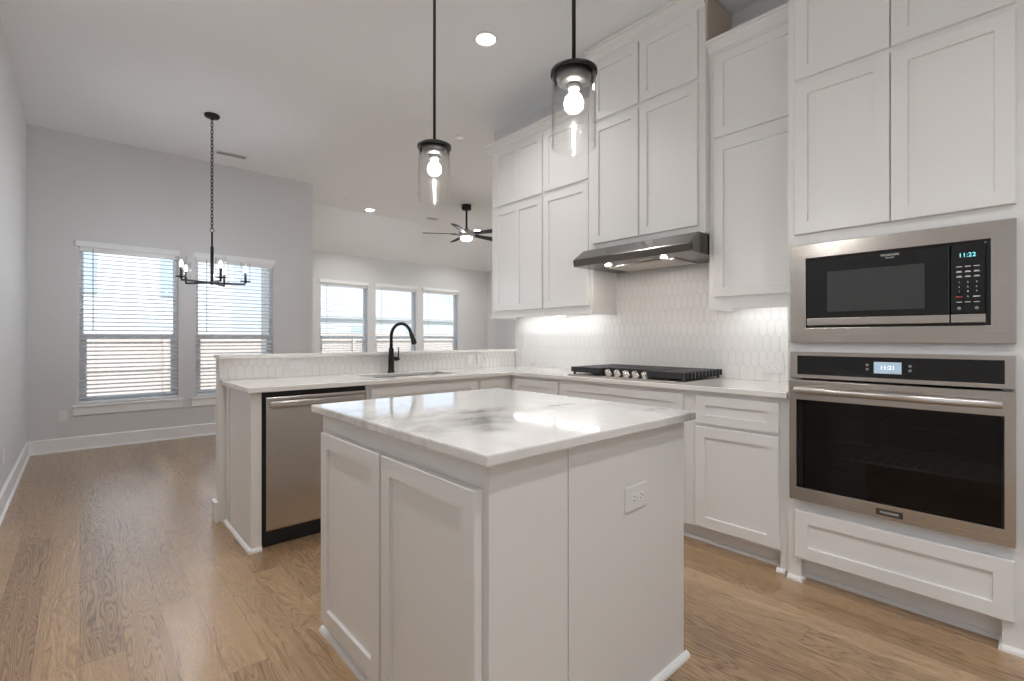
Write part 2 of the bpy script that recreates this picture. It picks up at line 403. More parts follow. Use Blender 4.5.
def wall_open(name, axis, face, thick, a0, a1, z1, holes, m=M_WALL):
    """wall with rectangular openings; axis 'Y': plane y=face running along x"""
    bm = BM(); cuts = sorted(holes); cur = a0
    def b(p, q, r, s):
        if axis == 'Y': box(bm, p, q, face, face + thick, r, s)
        else: box(bm, face, face + thick, p, q, r, s)
    for (h0, h1, hz0, hz1) in cuts:
        if h0 > cur: b(cur, h0, 0, z1)
        b(h0, h1, 0, hz0); b(h0, h1, hz1, z1); cur = h1
    b(cur, a1, 0, z1)
    return struct(name, bm, m)
WZ0 = 0.475; WTD, WTL = 2.168, 2.195        # sill height, heads of the dining and living windows
W_D = [(-0.010, 0.866), (1.038, 1.914)]; W_L = [(3.20, 4.10), (4.262, 5.162), (5.33, 6.22)]
wall_open('wall_dining', 'Y', YD, 0.15, XL - 0.2, XD, CE, [(a, b, WZ0, WTD) for a, b in W_D])
wall_open('wall_living', 'Y', YV, 0.15, XD - 0.15, XR + 0.15, PL + 0.08, [(a, b, WZ0, WTL) for a, b in W_L])
bm = BM(); box(bm, XD - 0.15, XD, YD + 0.15, YV, 0, CE); struct('wall_living_left', bm, M_WALL)
bm = BM(); box(bm, XR, XR + 0.15, 2.9, 4.0, 0, PL + 0.08); box(bm, XR, XR + 0.15, 7.6, YV, 0, PL + 0.08); box(bm, XR, XR + 0.15, 4.0, 7.6, 0, 0.3); box(bm, XR, XR + 0.15, 4.0, 7.6, 2.5, PL + 0.08); struct('wall_living_right', bm, M_WALL)
bm = BM(); box(bm, XW + 0.12, XR + 0.1, 2.88, 3.0, 0, CE); struct('wall_living_near', bm, M_WALL)
bm = BM(); box(bm, XL - 0.15, XL, -0.30, YD, 0, CE); box(bm, XL - 0.15, XL, YBK - 0.1, -2.45, 0, CE); box(bm, XL - 0.15, XL, -2.45, -0.30, 0, 0.12); box(bm, XL - 0.15, XL, -2.45, -0.30, 2.60, CE); struct('wall_left', bm, M_WALL)
bm = BM(); box(bm, XW, XW + 0.12, YBK - 0.1, 3.87, 0, CE); struct('wall_range', bm, M_WALL)
bm = BM(); box(bm, XL - 0.1, XW + 0.1, YBK - 0.15, YBK, 0, CE); struct('wall_back', bm, M_WALL)
def baseboard(name, kind, face, s0, s1, h=0.145, t=0.016, parent=None):
    P = fpt(kind, face); bm = BM()
    pts = [(0, 0), (-t - 0.012, 0), (-t - 0.011, 0.012), (-t, 0.02), (-t, h - 0.012), (-t * 0.45, h), (0, h)]
    prism(bm, pts, lambda p, q, s: P(s, q, p), s0, s1)
    return struct(name, bm, M_TRIM, parent)
baseboard('baseboard_dining', 'Y', YD, XL + 0.001, XD)
baseboard('baseboard_living', 'Y', YV, XD, XR)
o = baseboard('baseboard_left', 'X', 0, YBK, YD - 0.001)      # built looking at -x, turned to face the room
for v in o.data.vertices: v.co.x = XL - v.co.x
o.data.flip_normals()

# ---------------------------------------------------------------- windows and blinds
def window(n, face, x0, x1, WZ1):
    r = bpy.data.objects.new('window_%d' % n, None); C.objects.link(r); r.location = (x0, face, WZ0); r['kind'] = 'structure'
    g = 0.001; xa, xb, za, zb = x0 + g, x1 - g, WZ0 + g, WZ1 - g
    ya, yb = face + 0.085, face + 0.135; f = 0.038
    bm = BM()
    box(bm, xa, xa + f, ya, yb, za, zb); box(bm, xb - f, xb, ya, yb, za, zb)
    box(bm, xa + f, xb - f, ya, yb, za, za + f); box(bm, xa + f, xb - f, ya, yb, zb - f, zb)
    obj('window_frame', bm, M_VINYL, r, 0.002)
    zm = 1.205; s = 0.026
    bm = BM()      # lower sash
    box(bm, xa + f, xa + f + s, ya, yb - 0.02, za + f, zm + 0.024); box(bm, xb - f - s, xb - f, ya, yb - 0.02, za + f, zm + 0.024)
    box(bm, xa + f + s, xb - f - s, ya, yb - 0.02, za + f, za + f + s + 0.015); box(bm, xa + f + s, xb - f - s, ya - 0.004, yb - 0.02, zm - 0.024, zm + 0.024)
    obj('sash', bm, M_VINYL, r, 0.002)
    bm = BM(); box(bm, xa + f, xb - f, ya + 0.022, ya + 0.028, za + f, zb - f); obj('glass_pane', bm, M_PANE, r)
    bm = BM(); box(bm, x0 - 0.055, x1 + 0.045, face - 0.032, face - 0.001, WZ0 - 0.022, WZ0, 0.004)
    box(bm, x0 + g, x1 - g, face - 0.001, face + 0.083, WZ0 + 0.0005, WZ0 + 0.006); obj('sill', bm, M_TRIM, r)
    bm = BM(); box(bm, x0 - 0.045, x1 + 0.035, face - 0.018, face - 0.001, WZ0 - 0.108, WZ0 - 0.023, 0.003); obj('apron', bm, M_TRIM, r)
def blind(face, x0, x1, label, WZ1):
    t = thing('window_blind', label, 'blind', (x0, face, WZ0), 'white slatted window blinds')
    bm = BM(); xa, xb = x0 + 0.006, x1 - 0.006; ym = face + 0.032
    z = WZ0 + 0.075; k = 0
    while z < WZ1 - 0.06:
        # crowned slat, nearly level, its room edge a little lower
        pts = []
        for i in range(5):
            p = -0.025 + 0.0125 * i; pts.append((p, 0.0025 * (1 - (p / 0.025) ** 2)))
        pts += [(p, q - 0.0024) for p, q in pts[::-1]]
        ct, sn = math.cos(math.radians(13)), math.sin(math.radians(13))
        prism(bm, pts, lambda p, q, s, z=z: (s, ym + p * ct - q * sn, z + p * sn + q * ct), xa, xb)
        z += 0.0452; k += 1
    obj('slats', bm, M_SLATS, t)
    bm = BM(); box(bm, xa, xb, ym - 0.026, ym + 0.026, WZ0 + 0.010, WZ0 + 0.034, 0.004); obj('bottom_rail', bm, M_SLAT, t)
    bm = BM(); box(bm, xa, xb, ym - 0.028, ym + 0.028, WZ1 - 0.052, WZ1 - 0.004); obj('head_rail', bm, M_SLAT, t, 0.002)
    bm = BM(); box(bm, x0 - 0.028, x1 + 0.012, face - 0.022, face - 0.008, WZ1 - 0.006, WZ1 + 0.056)
    box(bm, x0 - 0.028, x0 - 0.018, face - 0.008, face - 0.001, WZ1 - 0.006, WZ1 + 0.056); box(bm, x1 + 0.002, x1 + 0.012, face - 0.008, face - 0.001, WZ1 - 0.006, WZ1 + 0.056)
    obj('valance', bm, M_SLAT, t, 0.003)
    for fx in (0.16, 0.84):
        bm = BM(); x = x0 + (x1 - x0) * fx
        tube(bm, [(x, ym - 0.0285, WZ0 + 0.036), (x, ym - 0.0285, WZ1 - 0.054)], 0.0012, 6); obj('ladder_cord', bm, M_CORD, t)
    bm = BM(); x = x0 + 0.115
    tube(bm, [(x, ym - 0.036, 1.27), (x, ym - 0.036, 1.30), (x, ym - 0.036, WZ1 - 0.02)], [0.006, 0.004, 0.004], 8); obj('tilt_wand', bm, M_WAND, t)
for i, (a, b) in enumerate(W_D): window(i + 1, YD, a, b, WTD)
for i, (a, b) in enumerate(W_L): window(i + 3, YV, a, b, WTL)
r_ = bpy.data.objects.new('window_6', None); C.objects.link(r_); r_.location = (XL - 0.08, -2.45, 0.12); r_['kind'] = 'structure'     # unseen big window, added to throw daylight onto the kitchen fronts
bm = BM()
for a, b, c, d in ((-2.45, -2.40, 0.12, 2.6), (-0.35, -0.30, 0.12, 2.6), (-2.40, -0.35, 0.12, 0.17), (-2.40, -0.35, 2.55, 2.6), (-1.40, -1.35, 0.17, 2.55)): box(bm, XL - 0.11, XL - 0.05, a, b, c, d)
obj('window_frame', bm, M_VINYL, r_, 0.002)
bm = BM(); box(bm, XL - 0.083, XL - 0.077, -2.40, -0.35, 0.17, 2.55); obj('glass_pane', bm, M_PANE, r_)
r_ = bpy.data.objects.new('window_7', None); C.objects.link(r_); r_.location = (XR + 0.08, 4.0, 0.3); r_['kind'] = 'structure'     # unseen side window, added to brighten the living room
bm = BM()
for a, b, c, d in ((4.0, 4.05, 0.3, 2.5), (7.55, 7.6, 0.3, 2.5), (4.05, 7.55, 0.3, 0.35), (4.05, 7.55, 2.45, 2.5), (5.77, 5.83, 0.35, 2.45)): box(bm, XR + 0.05, XR + 0.11, a, b, c, d)
obj('window_frame', bm, M_VINYL, r_, 0.002)
bm = BM(); box(bm, XR + 0.077, XR + 0.083, 4.05, 7.55, 0.35, 2.45); obj('glass_pane', bm, M_PANE, r_)
blind(YD, *W_D[0], 'white slatted blind on the dining window nearest the left wall', WTD)
blind(YD, *W_D[1], 'white slatted blind on the window directly behind the chandelier', WTD)
blind(YV, *W_L[0], 'white blind on the left window of the far row of three', WTL)
blind(YV, *W_L[1], 'white blind on the middle far window, directly behind the faucet', WTL)
blind(YV, *W_L[2], 'white blind on the rightmost far window, nearest the upper cabinets', WTL)

# ---------------------------------------------------------------- outlets
def outlet(label, kind, face, s, z, parts='duplex', flip=1, wide=0.07, tall=0.115, horizontal=False):
    P = fpt(kind, face); hw, hh = wide / 2, tall / 2
    base = P(s, z, 0)
    t = thing('light_switch' if parts == 'switch' else 'wall_outlet', label, 'switch' if parts == 'switch' else 'outlet', base, 'white wall plates')
    def kb(bm, s0, s1, d0, d1, z0, z1, bev=0.0):
        p, q = P(s0, z0, -d0 * flip), P(s1, z1, -d1 * flip)
        box(bm, min(p[0], q[0]), max(p[0], q[0]), min(p[1], q[1]), max(p[1], q[1]), min(p[2], q[2]), max(p[2], q[2]), bev)
    bm = BM(); kb(bm, s - hw, s + hw, 0.0005, 0.006, z - hh, z + hh, 0.002); obj('plate', bm, M_PLATE, t)
    if parts == 'switch':
        bm = BM(); kb(bm, s - 0.017, s + 0.017, 0.0062, 0.010, z - 0.033, z + 0.033, 0.0015); obj('rocker', bm, M_TRIM, t)
    elif parts == 'duplex':
        for k in (-1, 1):
            c = (s + k * 0.0195, z) if horizontal else (s, z + k * 0.0195)
            bm = BM(); kb(bm, c[0] - 0.0165, c[0] + 0.0165, 0.0062, 0.0085, c[1] - 0.0145, c[1] + 0.0145, 0.002); rc = obj('receptacle', bm, M_TRIM, t)
            bm = BM()
            for a, l in ((-0.0065, 0.0045), (0.0065, 0.0038)):
                if horizontal: kb(bm, c[0] - l, c[0] + l, 0.0086, 0.0091, c[1] + a - 0.0012, c[1] + a + 0.0012)
                else: kb(bm, c[0] + a - 0.0012, c[0] + a + 0.0012, 0.0086, 0.0091, c[1] + 0.002 - l, c[1] + 0.002 + l)
            if horizontal: kb(bm, c[0] + 0.009, c[0] + 0.0125, 0.0086, 0.0091, c[1] - 0.002, c[1] + 0.002)
            else: kb(bm, c[0] - 0.002, c[0] + 0.002, 0.0086, 0.0091, c[1] - 0.0115, c[1] - 0.008)
            obj('slots', bm, M_SLOT, rc)
outlet('white outlet plate low on the dining wall, left of the blinds', 'Y', YD, -0.131, 0.375, tall=0.125, wide=0.078)
outlet('white outlet plate low on the left wall', 'X', XL, 4.85, 0.36, flip=-1)

# ---------------------------------------------------------------- kitchen counter tops
CT, CB = 0.914, 0.884
bm = BM()
SX0, SX1, SY0, SY1 = 1.50, 2.20, 3.05, 3.40        # sink cut-out
yf, yb_, xf0, xf1 = 2.887, 3.529, 0.676, 2.600
xs = [xf0, SX0, SX1, xf1, XT - 0.0005]; ys = [0.851, yf, SY0, SY1, yb_]
for i in range(4):
    for j in range(4):
        if j == 0 and i < 3: continue
        if i == 1 and j == 2: continue
        f = [(xs[i], ys[j]), (xs[i + 1], ys[j]), (xs[i + 1], ys[j + 1]), (xs[i], ys[j + 1])]
        bm.faces.new([bm.verts.new((x, y, CT)) for x, y in f])
bmesh.ops.remove_doubles(bm, verts=bm.verts[:], dist=1e-5)
r = bmesh.ops.extrude_face_region(bm, geom=bm.faces[:])
bmesh.ops.translate(bm, verts=[e for e in r['geom'] if isinstance(e, bmesh.types.BMVert)], vec=(0, 0, CB - CT))
bmesh.ops.recalc_face_normals(bm, faces=bm.faces[:])
bmesh.ops.dissolve_limit(bm, angle_limit=0.02, verts=bm.verts[:], edges=bm.edges[:])
tag(obj('countertop', bm, M_QUARTZ, None, 0.004, (xf0, yf, CB)), 'white L-shaped countertop with a sink cut-out, below the tiled backsplash', 'countertop')
bm = BM(); box(bm, 0.650, XT - 0.001, 3.492, 3.640, 1.053, 1.079, 0.004)
tag(obj('bar_top', bm, M_QUARTZ, None, 0, (0.650, 3.492, 1.053)), 'narrow raised white bar ledge capping the low wall behind the faucet', 'bar top')
bm = BM(); box(bm, 0.660, XW - 0.001, 3.542, 3.625, 0, 1.052); struct('wall_peninsula', bm, M_CAB)
bm = BM()
P_ = lambda x0, x1, y0, y1: box(bm, x0, x1, y0, y1, 0, 0.135, 0.003)
P_(0.638, 0.659, 3.533, 3.643); P_(0.6595, 3.2, 3.626, 3.643)
struct('baseboard_peninsula', bm, M_TRIM)

# tile backsplashes: elongated hexagons standing proud of the grout
def tiles(name, label, kind, face, s0, s1, z0, z1, loc, gap_boxes=()):
    bm = BM(); back = 0.0105
    P = fpt(kind, face)
    w_, pitch, amp, g = 0.0485, 0.0985, 0.0135, 0.0011
    rows = int((z1 - z0) / pitch) + 3; cols = int((s1 - s0) / w_) + 3
    t = BM()
    for r_ in range(-1, rows):
        zc = 1.003 + (r_ - 2) * pitch + pitch / 2
        for c_ in range(-1, cols):
            sc = s0 + (c_ + (0.5 if r_ % 2 else 0)) * w_
            hw = w_ / 2 - g; hh = pitch / 2 - g
            hexa = [(-hw, -hh + amp), (0, -hh - amp), (hw, -hh + amp), (hw, hh - amp), (0, hh + amp), (-hw, hh - amp)]
            e = 0.0016
            inn = [(x * (1 - e / hw), zz * (1 - e / hh)) for x, zz in hexa]
            A = [t.verts.new((sc + x, 0.006, zc + zz)) for x, zz in hexa]
            B = [t.verts.new((sc + x, 0.0012, zc + zz)) for x, zz in hexa]
            D = [t.verts.new((sc + x, 0.0, zc + zz)) for x, zz in inn]
            t.faces.new(D)
            for i in range(6):
                j = (i + 1) % 6
                t.faces.new((A[i], A[j], B[j], B[i])); t.faces.new((B[i], B[j], D[j], D[i]))
    for co, no in (((s0, 0, 0), (-1, 0, 0)), ((s1, 0, 0), (1, 0, 0)), ((0, 0, z0), (0, 0, -1)), ((0, 0, z1), (0, 0, 1))):
        bmesh.ops.bisect_plane(t, geom=t.verts[:] + t.edges[:] + t.faces[:], plane_co=co, plane_no=no, clear_outer=True)
    for f in t.faces: f.material_index = 0
    for v in t.verts: v.co = P(v.co.x, v.co.z, v.co.y)
    bmesh.ops.recalc_face_normals(t, faces=t.faces[:])
    # faces look out of the wall
    out = Vector((-1, 0, 0)) if kind == 'X' else Vector((0, -1, 0))
    for f in t.faces:
        if f.normal.dot(out) < 0 and abs(f.normal.dot(out)) > 0.5: f.normal_flip()
    merge(bm, t); n0 = len(bm.faces)
    kbox(bm, kind, s0, s1, face + 0.002, face + back, z0, z1)
    bm.faces.ensure_lookup_table()
    for f in bm.faces[n0:]: f.material_index = 1
    return tag(obj(name, bm, [M_TILE, M_GROUT], None, 0, loc), label, 'backsplash')
tiles('tile_backsplash', 'white elongated hexagon tile backsplash on the wall behind the cooktop', 'X', XT, 0.853, 3.528, CT + 0.0005, 1.847, (XT, 0.853, CT))
tiles('tile_backsplash', 'low strip of white hexagon tile under the raised bar ledge', 'Y', 3.530, 0.662, XT - 0.0005, CT + 0.0005, 1.0525, (0.662, 3.53, CT))
outlet('white outlet plate on the bar tile, left of the faucet', 'Y', 3.530, 1.139, 0.995, horizontal=True, wide=0.118, tall=0.074)
outlet('white switch plate on the bar tile, first right of the faucet', 'Y', 3.530, 2.655, 0.993, 'switch', wide=0.075)
outlet('white switch plate on the bar tile, second right of the faucet nearest the corner', 'Y', 3.530, 2.775, 0.993, 'switch', wide=0.075)
outlet('white blank plate on the range tile nearest the corner', 'X', XT, 3.277, 1.008, 'blank', wide=0.09, tall=0.115)
outlet('white outlet plate on the range tile behind the left end of the cooktop', 'X', XT, 2.474, 1.020, horizontal=True, wide=0.12, tall=0.08)
outlet('white outlet plate on the range tile beside the tall oven cabinet', 'X', XT, 1.126, 1.005, horizontal=True, wide=0.118, tall=0.074)

# ---------------------------------------------------------------- base cabinets along the range wall
FX, DX = 2.640, 2.620              # face frame, door face
def base_x(name, label, y0, y1, drawers, doors, left_toe=None):
    t = thing(name, label, 'cabinet', (FX, y0, 0), 'white base cabinets')
    bm = BM(); box(bm, FX, XT - 0.012, y0 + 0.0005, y1 - 0.0005, 0.10, CB - 0.0005); obj('body', bm, M_CAB, t, 0.0015)
    bm = BM(); box(bm, 2.712, 2.73, y0, y1, 0.0, 0.0995); shoe(bm, 'X', 2.712, y0, y1); obj('toe_kick', bm, M_CAB, t)
    if y0 < 1:                                     # this one's end stile runs down to the floor
        bm = BM(); box(bm, FX, 2.711, 0.8500, 0.892, 0, 0.0995); obj('foot', bm, M_CAB, t)
        bm = BM(); shoe(bm, 'X', FX, 0.866, 0.908); obj('shoe_molding', bm, M_TRIM, t)
    for a, b in drawers: front('drawer_front', t, 'X', DX, a, b, 0.700, 0.857)
    for a, b in doors: front('door', t, 'X', DX, a, b, 0.115, 0.683)
    return t
base_x('base_cabinet', 'white base cabinet with one drawer over a door, beside the oven tower', 0.8495, 1.405, [(0.893, 1.338)], [(0.893, 1.338)])
base_x('base_cabinet', 'wide white base cabinet directly below the gas cooktop', 1.405, 2.391, [(1.415, 2.376)], [(1.415, 1.893), (1.898, 2.376)])
base_x('base_cabinet', 'white drawer cabinet in the corner, left of the cooktop cabinet', 2.391, 2.935, [(2.403, 2.885)], [(2.403, 2.885)])

# ---------------------------------------------------------------- peninsula
FY, DY = 2.935, 2.915
t = thing('cabinet_end_panel', 'white framed end panel closing the peninsula left of the dishwasher', 'end panel', (0.70, FY, 0))
bm = BM(); box(bm, 0.706, 0.752, FY + 0.004, 3.528, 0.0, CB - 0.001); obj('panel', bm, M_CAB, t)
for a, b in ((2.926, 3.0), (3.455, 3.528)):
    bm = BM(); box(bm, 0.700, 0.7055, a, b, 0, CB - 0.001); obj('stile', bm, M_CAB, t, 0.001)
bm = BM(); box(bm, 0.706, 0.754, 2.926, FY + 0.003, 0.0, CB - 0.001); obj('front_post', bm, M_CAB, t, 0.001)
bm = BM(); shoe(bm, 'X', 0.700, 2.908, 3.528); shoe(bm, 'Y', 2.926, 0.684, 0.754); obj('shoe_molding', bm, M_TRIM, t)

t = thing('dishwasher', 'stainless steel dishwasher with a bar handle in the peninsula', 'dishwasher', (0.757, FY, 0))
bm = BM(); box(bm, 0.758, 1.368, FY + 0.002, 3.50, 0.045, CB - 0.004); obj('tub', bm, M_RUBBER, t)
bm = BM()
prism(bm, [(0.0, 0.10), (-0.03, 0.103), (-0.034, 0.112), (-0.034, 0.78), (-0.030, 0.800), (-0.030, 0.845), (-0.026, 0.853), (0.0, 0.853)], lambda p, q, s: (s, FY + p, q), 0.772, 1.362)
obj('door', bm, M_STEELX, t, 0.002)
bm = BM(); box(bm, 0.775, 1.36, FY + 0.02, FY + 0.03, 0.0, 0.098); obj('kick_plate', bm, M_RUBBER, t)
bm = BM(); hp = []
for i in range(13):
    s = i / 12; x = 0.80 + s * 0.535; hp.append((x, FY - 0.048 - 0.020 * math.sin(PI * s) ** 0.5 + 0.006, 0.806))
for p, q in zip(hp, hp[1:]):
    prism(bm, [(-0.007, -0.018), (0.004, -0.018), (0.007, -0.010), (0.007, 0.010), (0.004, 0.018), (-0.007, 0.018)], lambda a, b, s_, p=p, q=q: ((q if s_ else p)[0], (q if s_ else p)[1] - a, 0.812 + b), 0, 1)
bmesh.ops.remove_doubles(bm, verts=bm.verts[:], dist=1e-5)
box(bm, 0.790, 0.812, FY - 0.050, FY - 0.031, 0.797, 0.827, 0.004); box(bm, 1.323, 1.345, FY - 0.050, FY - 0.031, 0.797, 0.827, 0.004)
obj('handle', bm, M_NICKEL, t)

def base_y(name, label, x0, x1, drawers, doors):
    t = thing(name, label, 'cabinet', (x0, FY, 0), 'white base cabinets')
    bm = BM()
    if x0 < 2.0:                                   # the sink cabinet is open at the top for the bowl
        box(bm, x0 + 0.0005, x0 + 0.019, FY, 3.525, 0.10, CB - 0.0005); box(bm, x1 - 0.019, x1 - 0.0005, FY, 3.525, 0.10, CB - 0.0005)
        box(bm, x0 + 0.019, x1 - 0.019, 3.505, 3.525, 0.10, CB - 0.0005); box(bm, x0 + 0.019, x1 - 0.019, FY, 3.505, 0.10, 0.118)
        box(bm, x0 + 0.019, x1 - 0.019, FY, FY + 0.02, 0.118, CB - 0.0005)
    else: box(bm, x0 + 0.0005, x1, FY + 0.0005, 3.525, 0.10, CB - 0.0005)
    obj('body', bm, M_CAB, t, 0.0015)
    bm = BM(); box(bm, x0, x1, FY + 0.07, FY + 0.088, 0, 0.0995); shoe(bm, 'Y', FY + 0.07, x0, x1); obj('toe_kick', bm, M_CAB, t)
    for a, b in drawers: front('drawer_front', t, 'Y', DY, a, b, 0.700, 0.857)
    for a, b in doors: front('door', t, 'Y', DY, a, b, 0.115, 0.683)
base_y('base_cabinet', 'white sink base cabinet under the faucet, right of the dishwasher', 1.3715, 2.285, [(1.404, 2.268)], [(1.404, 1.833), (1.838, 2.268)])
base_y('base_cabinet', 'narrow white base cabinet between the sink cabinet and the inside corner', 2.285, 2.6385, [(2.300, 2.560)], [(2.300, 2.560)])

# sink and faucet
bm = BM()
def ringbox(x0, x1, y0, y1, z): return [bm.verts.new(p) for p in ((x0, y0, z), (x1, y0, z), (x1, y1, z), (x0, y1, z))]
a, b, c, d = SX0 - 0.02, SX1 + 0.02, SY0 - 0.02, SY1 + 0.02
R1 = ringbox(a, b, c, d, CB - 0.002); R2 = ringbox(SX0 + 0.003, SX1 - 0.003, SY0 + 0.003, SY1 - 0.003, CB - 0.002); R3 = ringbox(SX0 + 0.03, SX1 - 0.03, SY0 + 0.03, SY1 - 0.03, 0.69)
R4 = ringbox(SX0 + 0.02, SX1 - 0.02, SY0 + 0.02, SY1 - 0.02, 0.686); R5 = ringbox(a, b, c, d, CB - 0.004)
for p, q in ((R1, R2), (R2, R3), (R5, R4), (R1, R5)):
    for i in range(4): bm.faces.new((p[i], p[(i + 1) % 4], q[(i + 1) % 4], q[i]))
bm.faces.new(R3); bm.faces.new(R4)
bmesh.ops.recalc_face_normals(bm, faces=bm.faces[:])
t = thing('kitchen_sink', 'undermount steel sink set into the peninsula counter below the faucet', 'sink', (SX0, SY0, 0.68))
obj('basin', bm, M_GREY, t, 0.003)
bm = BM(); lathe(bm, [(0, 0.0005), (0.042, 0.0005), (0.045, 0.003), (0.038, 0.004), (0.03, 0.002), (0, 0.002)], ((SX0 + SX1) / 2, 3.28, 0.69), seg=24); obj('drain', bm, M_CHROME, t)

t = thing('kitchen_faucet', 'matte black gooseneck pull-down faucet behind the sink', 'faucet', (1.833, 3.462, CT))
bm = BM(); bx, by = 1.833, 3.462
lathe(bm, [(0, 0.0005), (0.029, 0.0005), (0.029, 0.010), (0.024, 0.014), (0.0225, 0.10), (0.0195, 0.19), (0.0145, 0.195), (0, 0.195)], (bx, by, CT)); obj('base', bm, M_BLACK, t)
bm = BM(); dv = Vector((0.083, -0.19, 0)); dv_n = dv.normalized(); R_ = 0.096; zc = 1.198
pts = [(bx, by, 1.105), (bx, by, 1.15)]
for i in range(15):
    an = PI - i * (PI * 0.90) / 14
    q = Vector((bx, by, 0)) + dv_n * (R_ + R_ * math.cos(an)); pts.append((q.x, q.y, zc + R_ * math.sin(an) * 1.05))
tube(bm, pts, 0.0125, 14); obj('spout', bm, M_BLACK, t)
e0 = Vector(pts[-1]); dd = (e0 - Vector(pts[-2])).normalized()
bm = BM(); tube(bm, [e0 + dd * 0.0005, e0 + dd * 0.012, e0 + dd * 0.05, e0 + dd * 0.088, e0 + dd * 0.094], [0.0135, 0.0155, 0.0175, 0.0215, 0.0195], 16); obj('spray_head', bm, M_BLACK, t)
bm = BM(); tube(bm, [(bx + 0.020, by, 1.022), (bx + 0.062, by, 1.022), (bx + 0.068, by, 1.022)], [0.0165, 0.0165, 0.013], 14); h_ = obj('handle', bm, M_BLACK, t)
bm = BM(); tube(bm, [(bx + 0.060, by, 1.030), (bx + 0.064, by, 1.07), (bx + 0.066, by, 1.115)], [0.0065, 0.0055, 0.0045], 10); obj('lever', bm, M_BLACK, h_)

# ---------------------------------------------------------------- island
t = thing('kitchen_island', 'white island cabinet standing in the middle of the kitchen floor', 'island', (0.733, 0.895, 0))
IX0, IX1, IY0, IY1 = 0.733, 1.664, 0.895, 1.960
bm = BM(); box(bm, IX0, IX1, IY0 + 0.005, IY1, 0.0, CB - 0.001); obj('body', bm, M_ISL, t, 0.0015)
bm = BM(); box(bm, IX0, 1.019, IY0 + 0.001, IY0 + 0.0045, 0, CB - 0.001); obj('side_panel', bm, M_ISL, t)
bm = BM(); box(bm, 1.0215, IX1, IY0 - 0.002, IY0 + 0.0045, 0, CB - 0.001); obj('side_panel', bm, M_ISL, t, 0.001)
front('door', t, 'X', 0.706, 1.416, 1.912, 0.072, 0.814, m=M_ISL, t=0.0265)
front('door', t, 'X', 0.706, 0.919, 1.404, 0.072, 0.814, m=M_ISL, t=0.0265)
bm = BM(); shoe(bm, 'X', IX0, IY0 - 0.02, IY1); shoe(bm, 'Y', IY0 - 0.002, IX0 - 0.018, IX1 + 0.018); obj('shoe_molding', bm, M_TRIM, t)
bm = BM(); box(bm, 0.697, 1.692, 0.858, 1.993, CB, CT, 0.005)
tag(obj('island_countertop', bm, M_MARBLE, None, 0, (0.69, 0.858, CB)), 'polished white marble island top with grey veining', 'countertop')
outlet('white outlet plate on the side of the island', 'Y', IY0 - 0.002, 1.348, 0.667, horizontal=True, wide=0.122, tall=0.080)

# ---------------------------------------------------------------- wall cabinets
def crown(bm, kind, face, s0, s1, z0, z1, out):
    P = fpt(kind, face); h = z1 - z0
    pts = [(0, 0), (-0.006, 0), (-0.008, h * 0.12), (-0.018, h * 0.2), (-out * 0.45, h * 0.45), (-out * 0.75, h * 0.62), (-out * 0.82, h * 0.78), (-out, h * 0.8), (-out, h), (0, h)]
    prism(bm, pts, lambda p, q, s: P(s, z0 + q, p), s0, s1)
def upper(name, label, y0, y1, face, z0, ztop, fronts, crown_z, rail=True, out=0.055, ends=(0, 0)):
    t = thing(name, label, 'cabinet', (face, y0, z0), 'white wall cabinets')
    zb = z0 + (0.030 if rail else 0)
    bm = BM(); box(bm, face, XT - 0.001, y0 + 0.0005, y1 - 0.0005, zb, ztop); obj('body', bm, M_CAB, t, 0.0015)
    for a, b, c, d, sp in fronts: front('door', t, 'X', face - 0.02, a, b, c, d, splits=sp)
    bm = BM(); crown(bm, 'X', face, y0 - ends[0], y1 + ends[1], crown_z[0], crown_z[1], out)
    if ends[1]:
        pts = [(0, 0), (0.006, 0), (0.018, 0.02), (ends[1] * 0.75, 0.05), (ends[1], 0.064), (ends[1], crown_z[1] - crown_z[0]), (0, crown_z[1] - crown_z[0])]
        prism(bm, pts, lambda p, q, s: (s, y1 + p, crown_z[0] + q), face, XT)
    obj('crown_molding', bm, M_CAB, t)
    if rail:
        bm = BM(); box(bm, face - 0.008, face + 0.018, y0 + 0.0005, y1 + (0.018 if ends[1] else -0.0005), z0, zb - 0.0005, 0.003)
        box(bm, face + 0.0185, XT - 0.001, y0 + 0.0005, y0 + 0.018, z0, zb - 0.0005)
        if y1 < 1.5: box(bm, face + 0.0185, XT - 0.001, y1 - 0.018, y1 - 0.0005, z0, zb - 0.0005)
        if ends[1]: box(bm, face + 0.0185, XT - 0.001, y1 - 0.02, y1 + 0.018, z0, zb - 0.0005)
        obj('light_rail', bm, M_CAB, t)
    return t
UF = 2.920
ZL = (1.437, 2.386); ZU = (2.416, 2.925)
upper('wall_cabinet', 'white stacked wall cabinet with double-panel doors at the far left end', 2.829, 3.520, UF, 1.372, 2.99,
      [(2.842, 3.462, *ZL, (3.152,)), (2.842, 3.462, *ZU, (3.152,))], (2.935, 3.015), ends=(0, 0.045))
upper('wall_cabinet', 'white stacked wall cabinet with single-panel doors just left of the hood', 2.311, 2.829, UF, 1.372, 2.99,
      [(2.343, 2.819, *ZL, ()), (2.343, 2.819, *ZU, ())], (2.935, 3.015))
MF = 2.870
upper('wall_cabinet', 'tallest white four-door wall cabinet directly above the range hood', 1.397, 2.311, MF, 1.838, 3.33,
      [(1.440, 1.856, 1.889, 2.776, ()), (1.868, 2.262, 1.889, 2.776, ()), (1.440, 1.856, 2.804, 3.226, ()), (1.868, 2.262, 2.804, 3.226, ())], (3.235, 3.345), rail=False)
upper('wall_cabinet', 'white stacked wall cabinet between the hood and the oven tower', 0.850, 1.397, UF, 1.362, 2.99,
      [(0.885, 1.360, *ZL, ()), (0.885, 1.360, *ZU, ())], (2.935, 3.015))
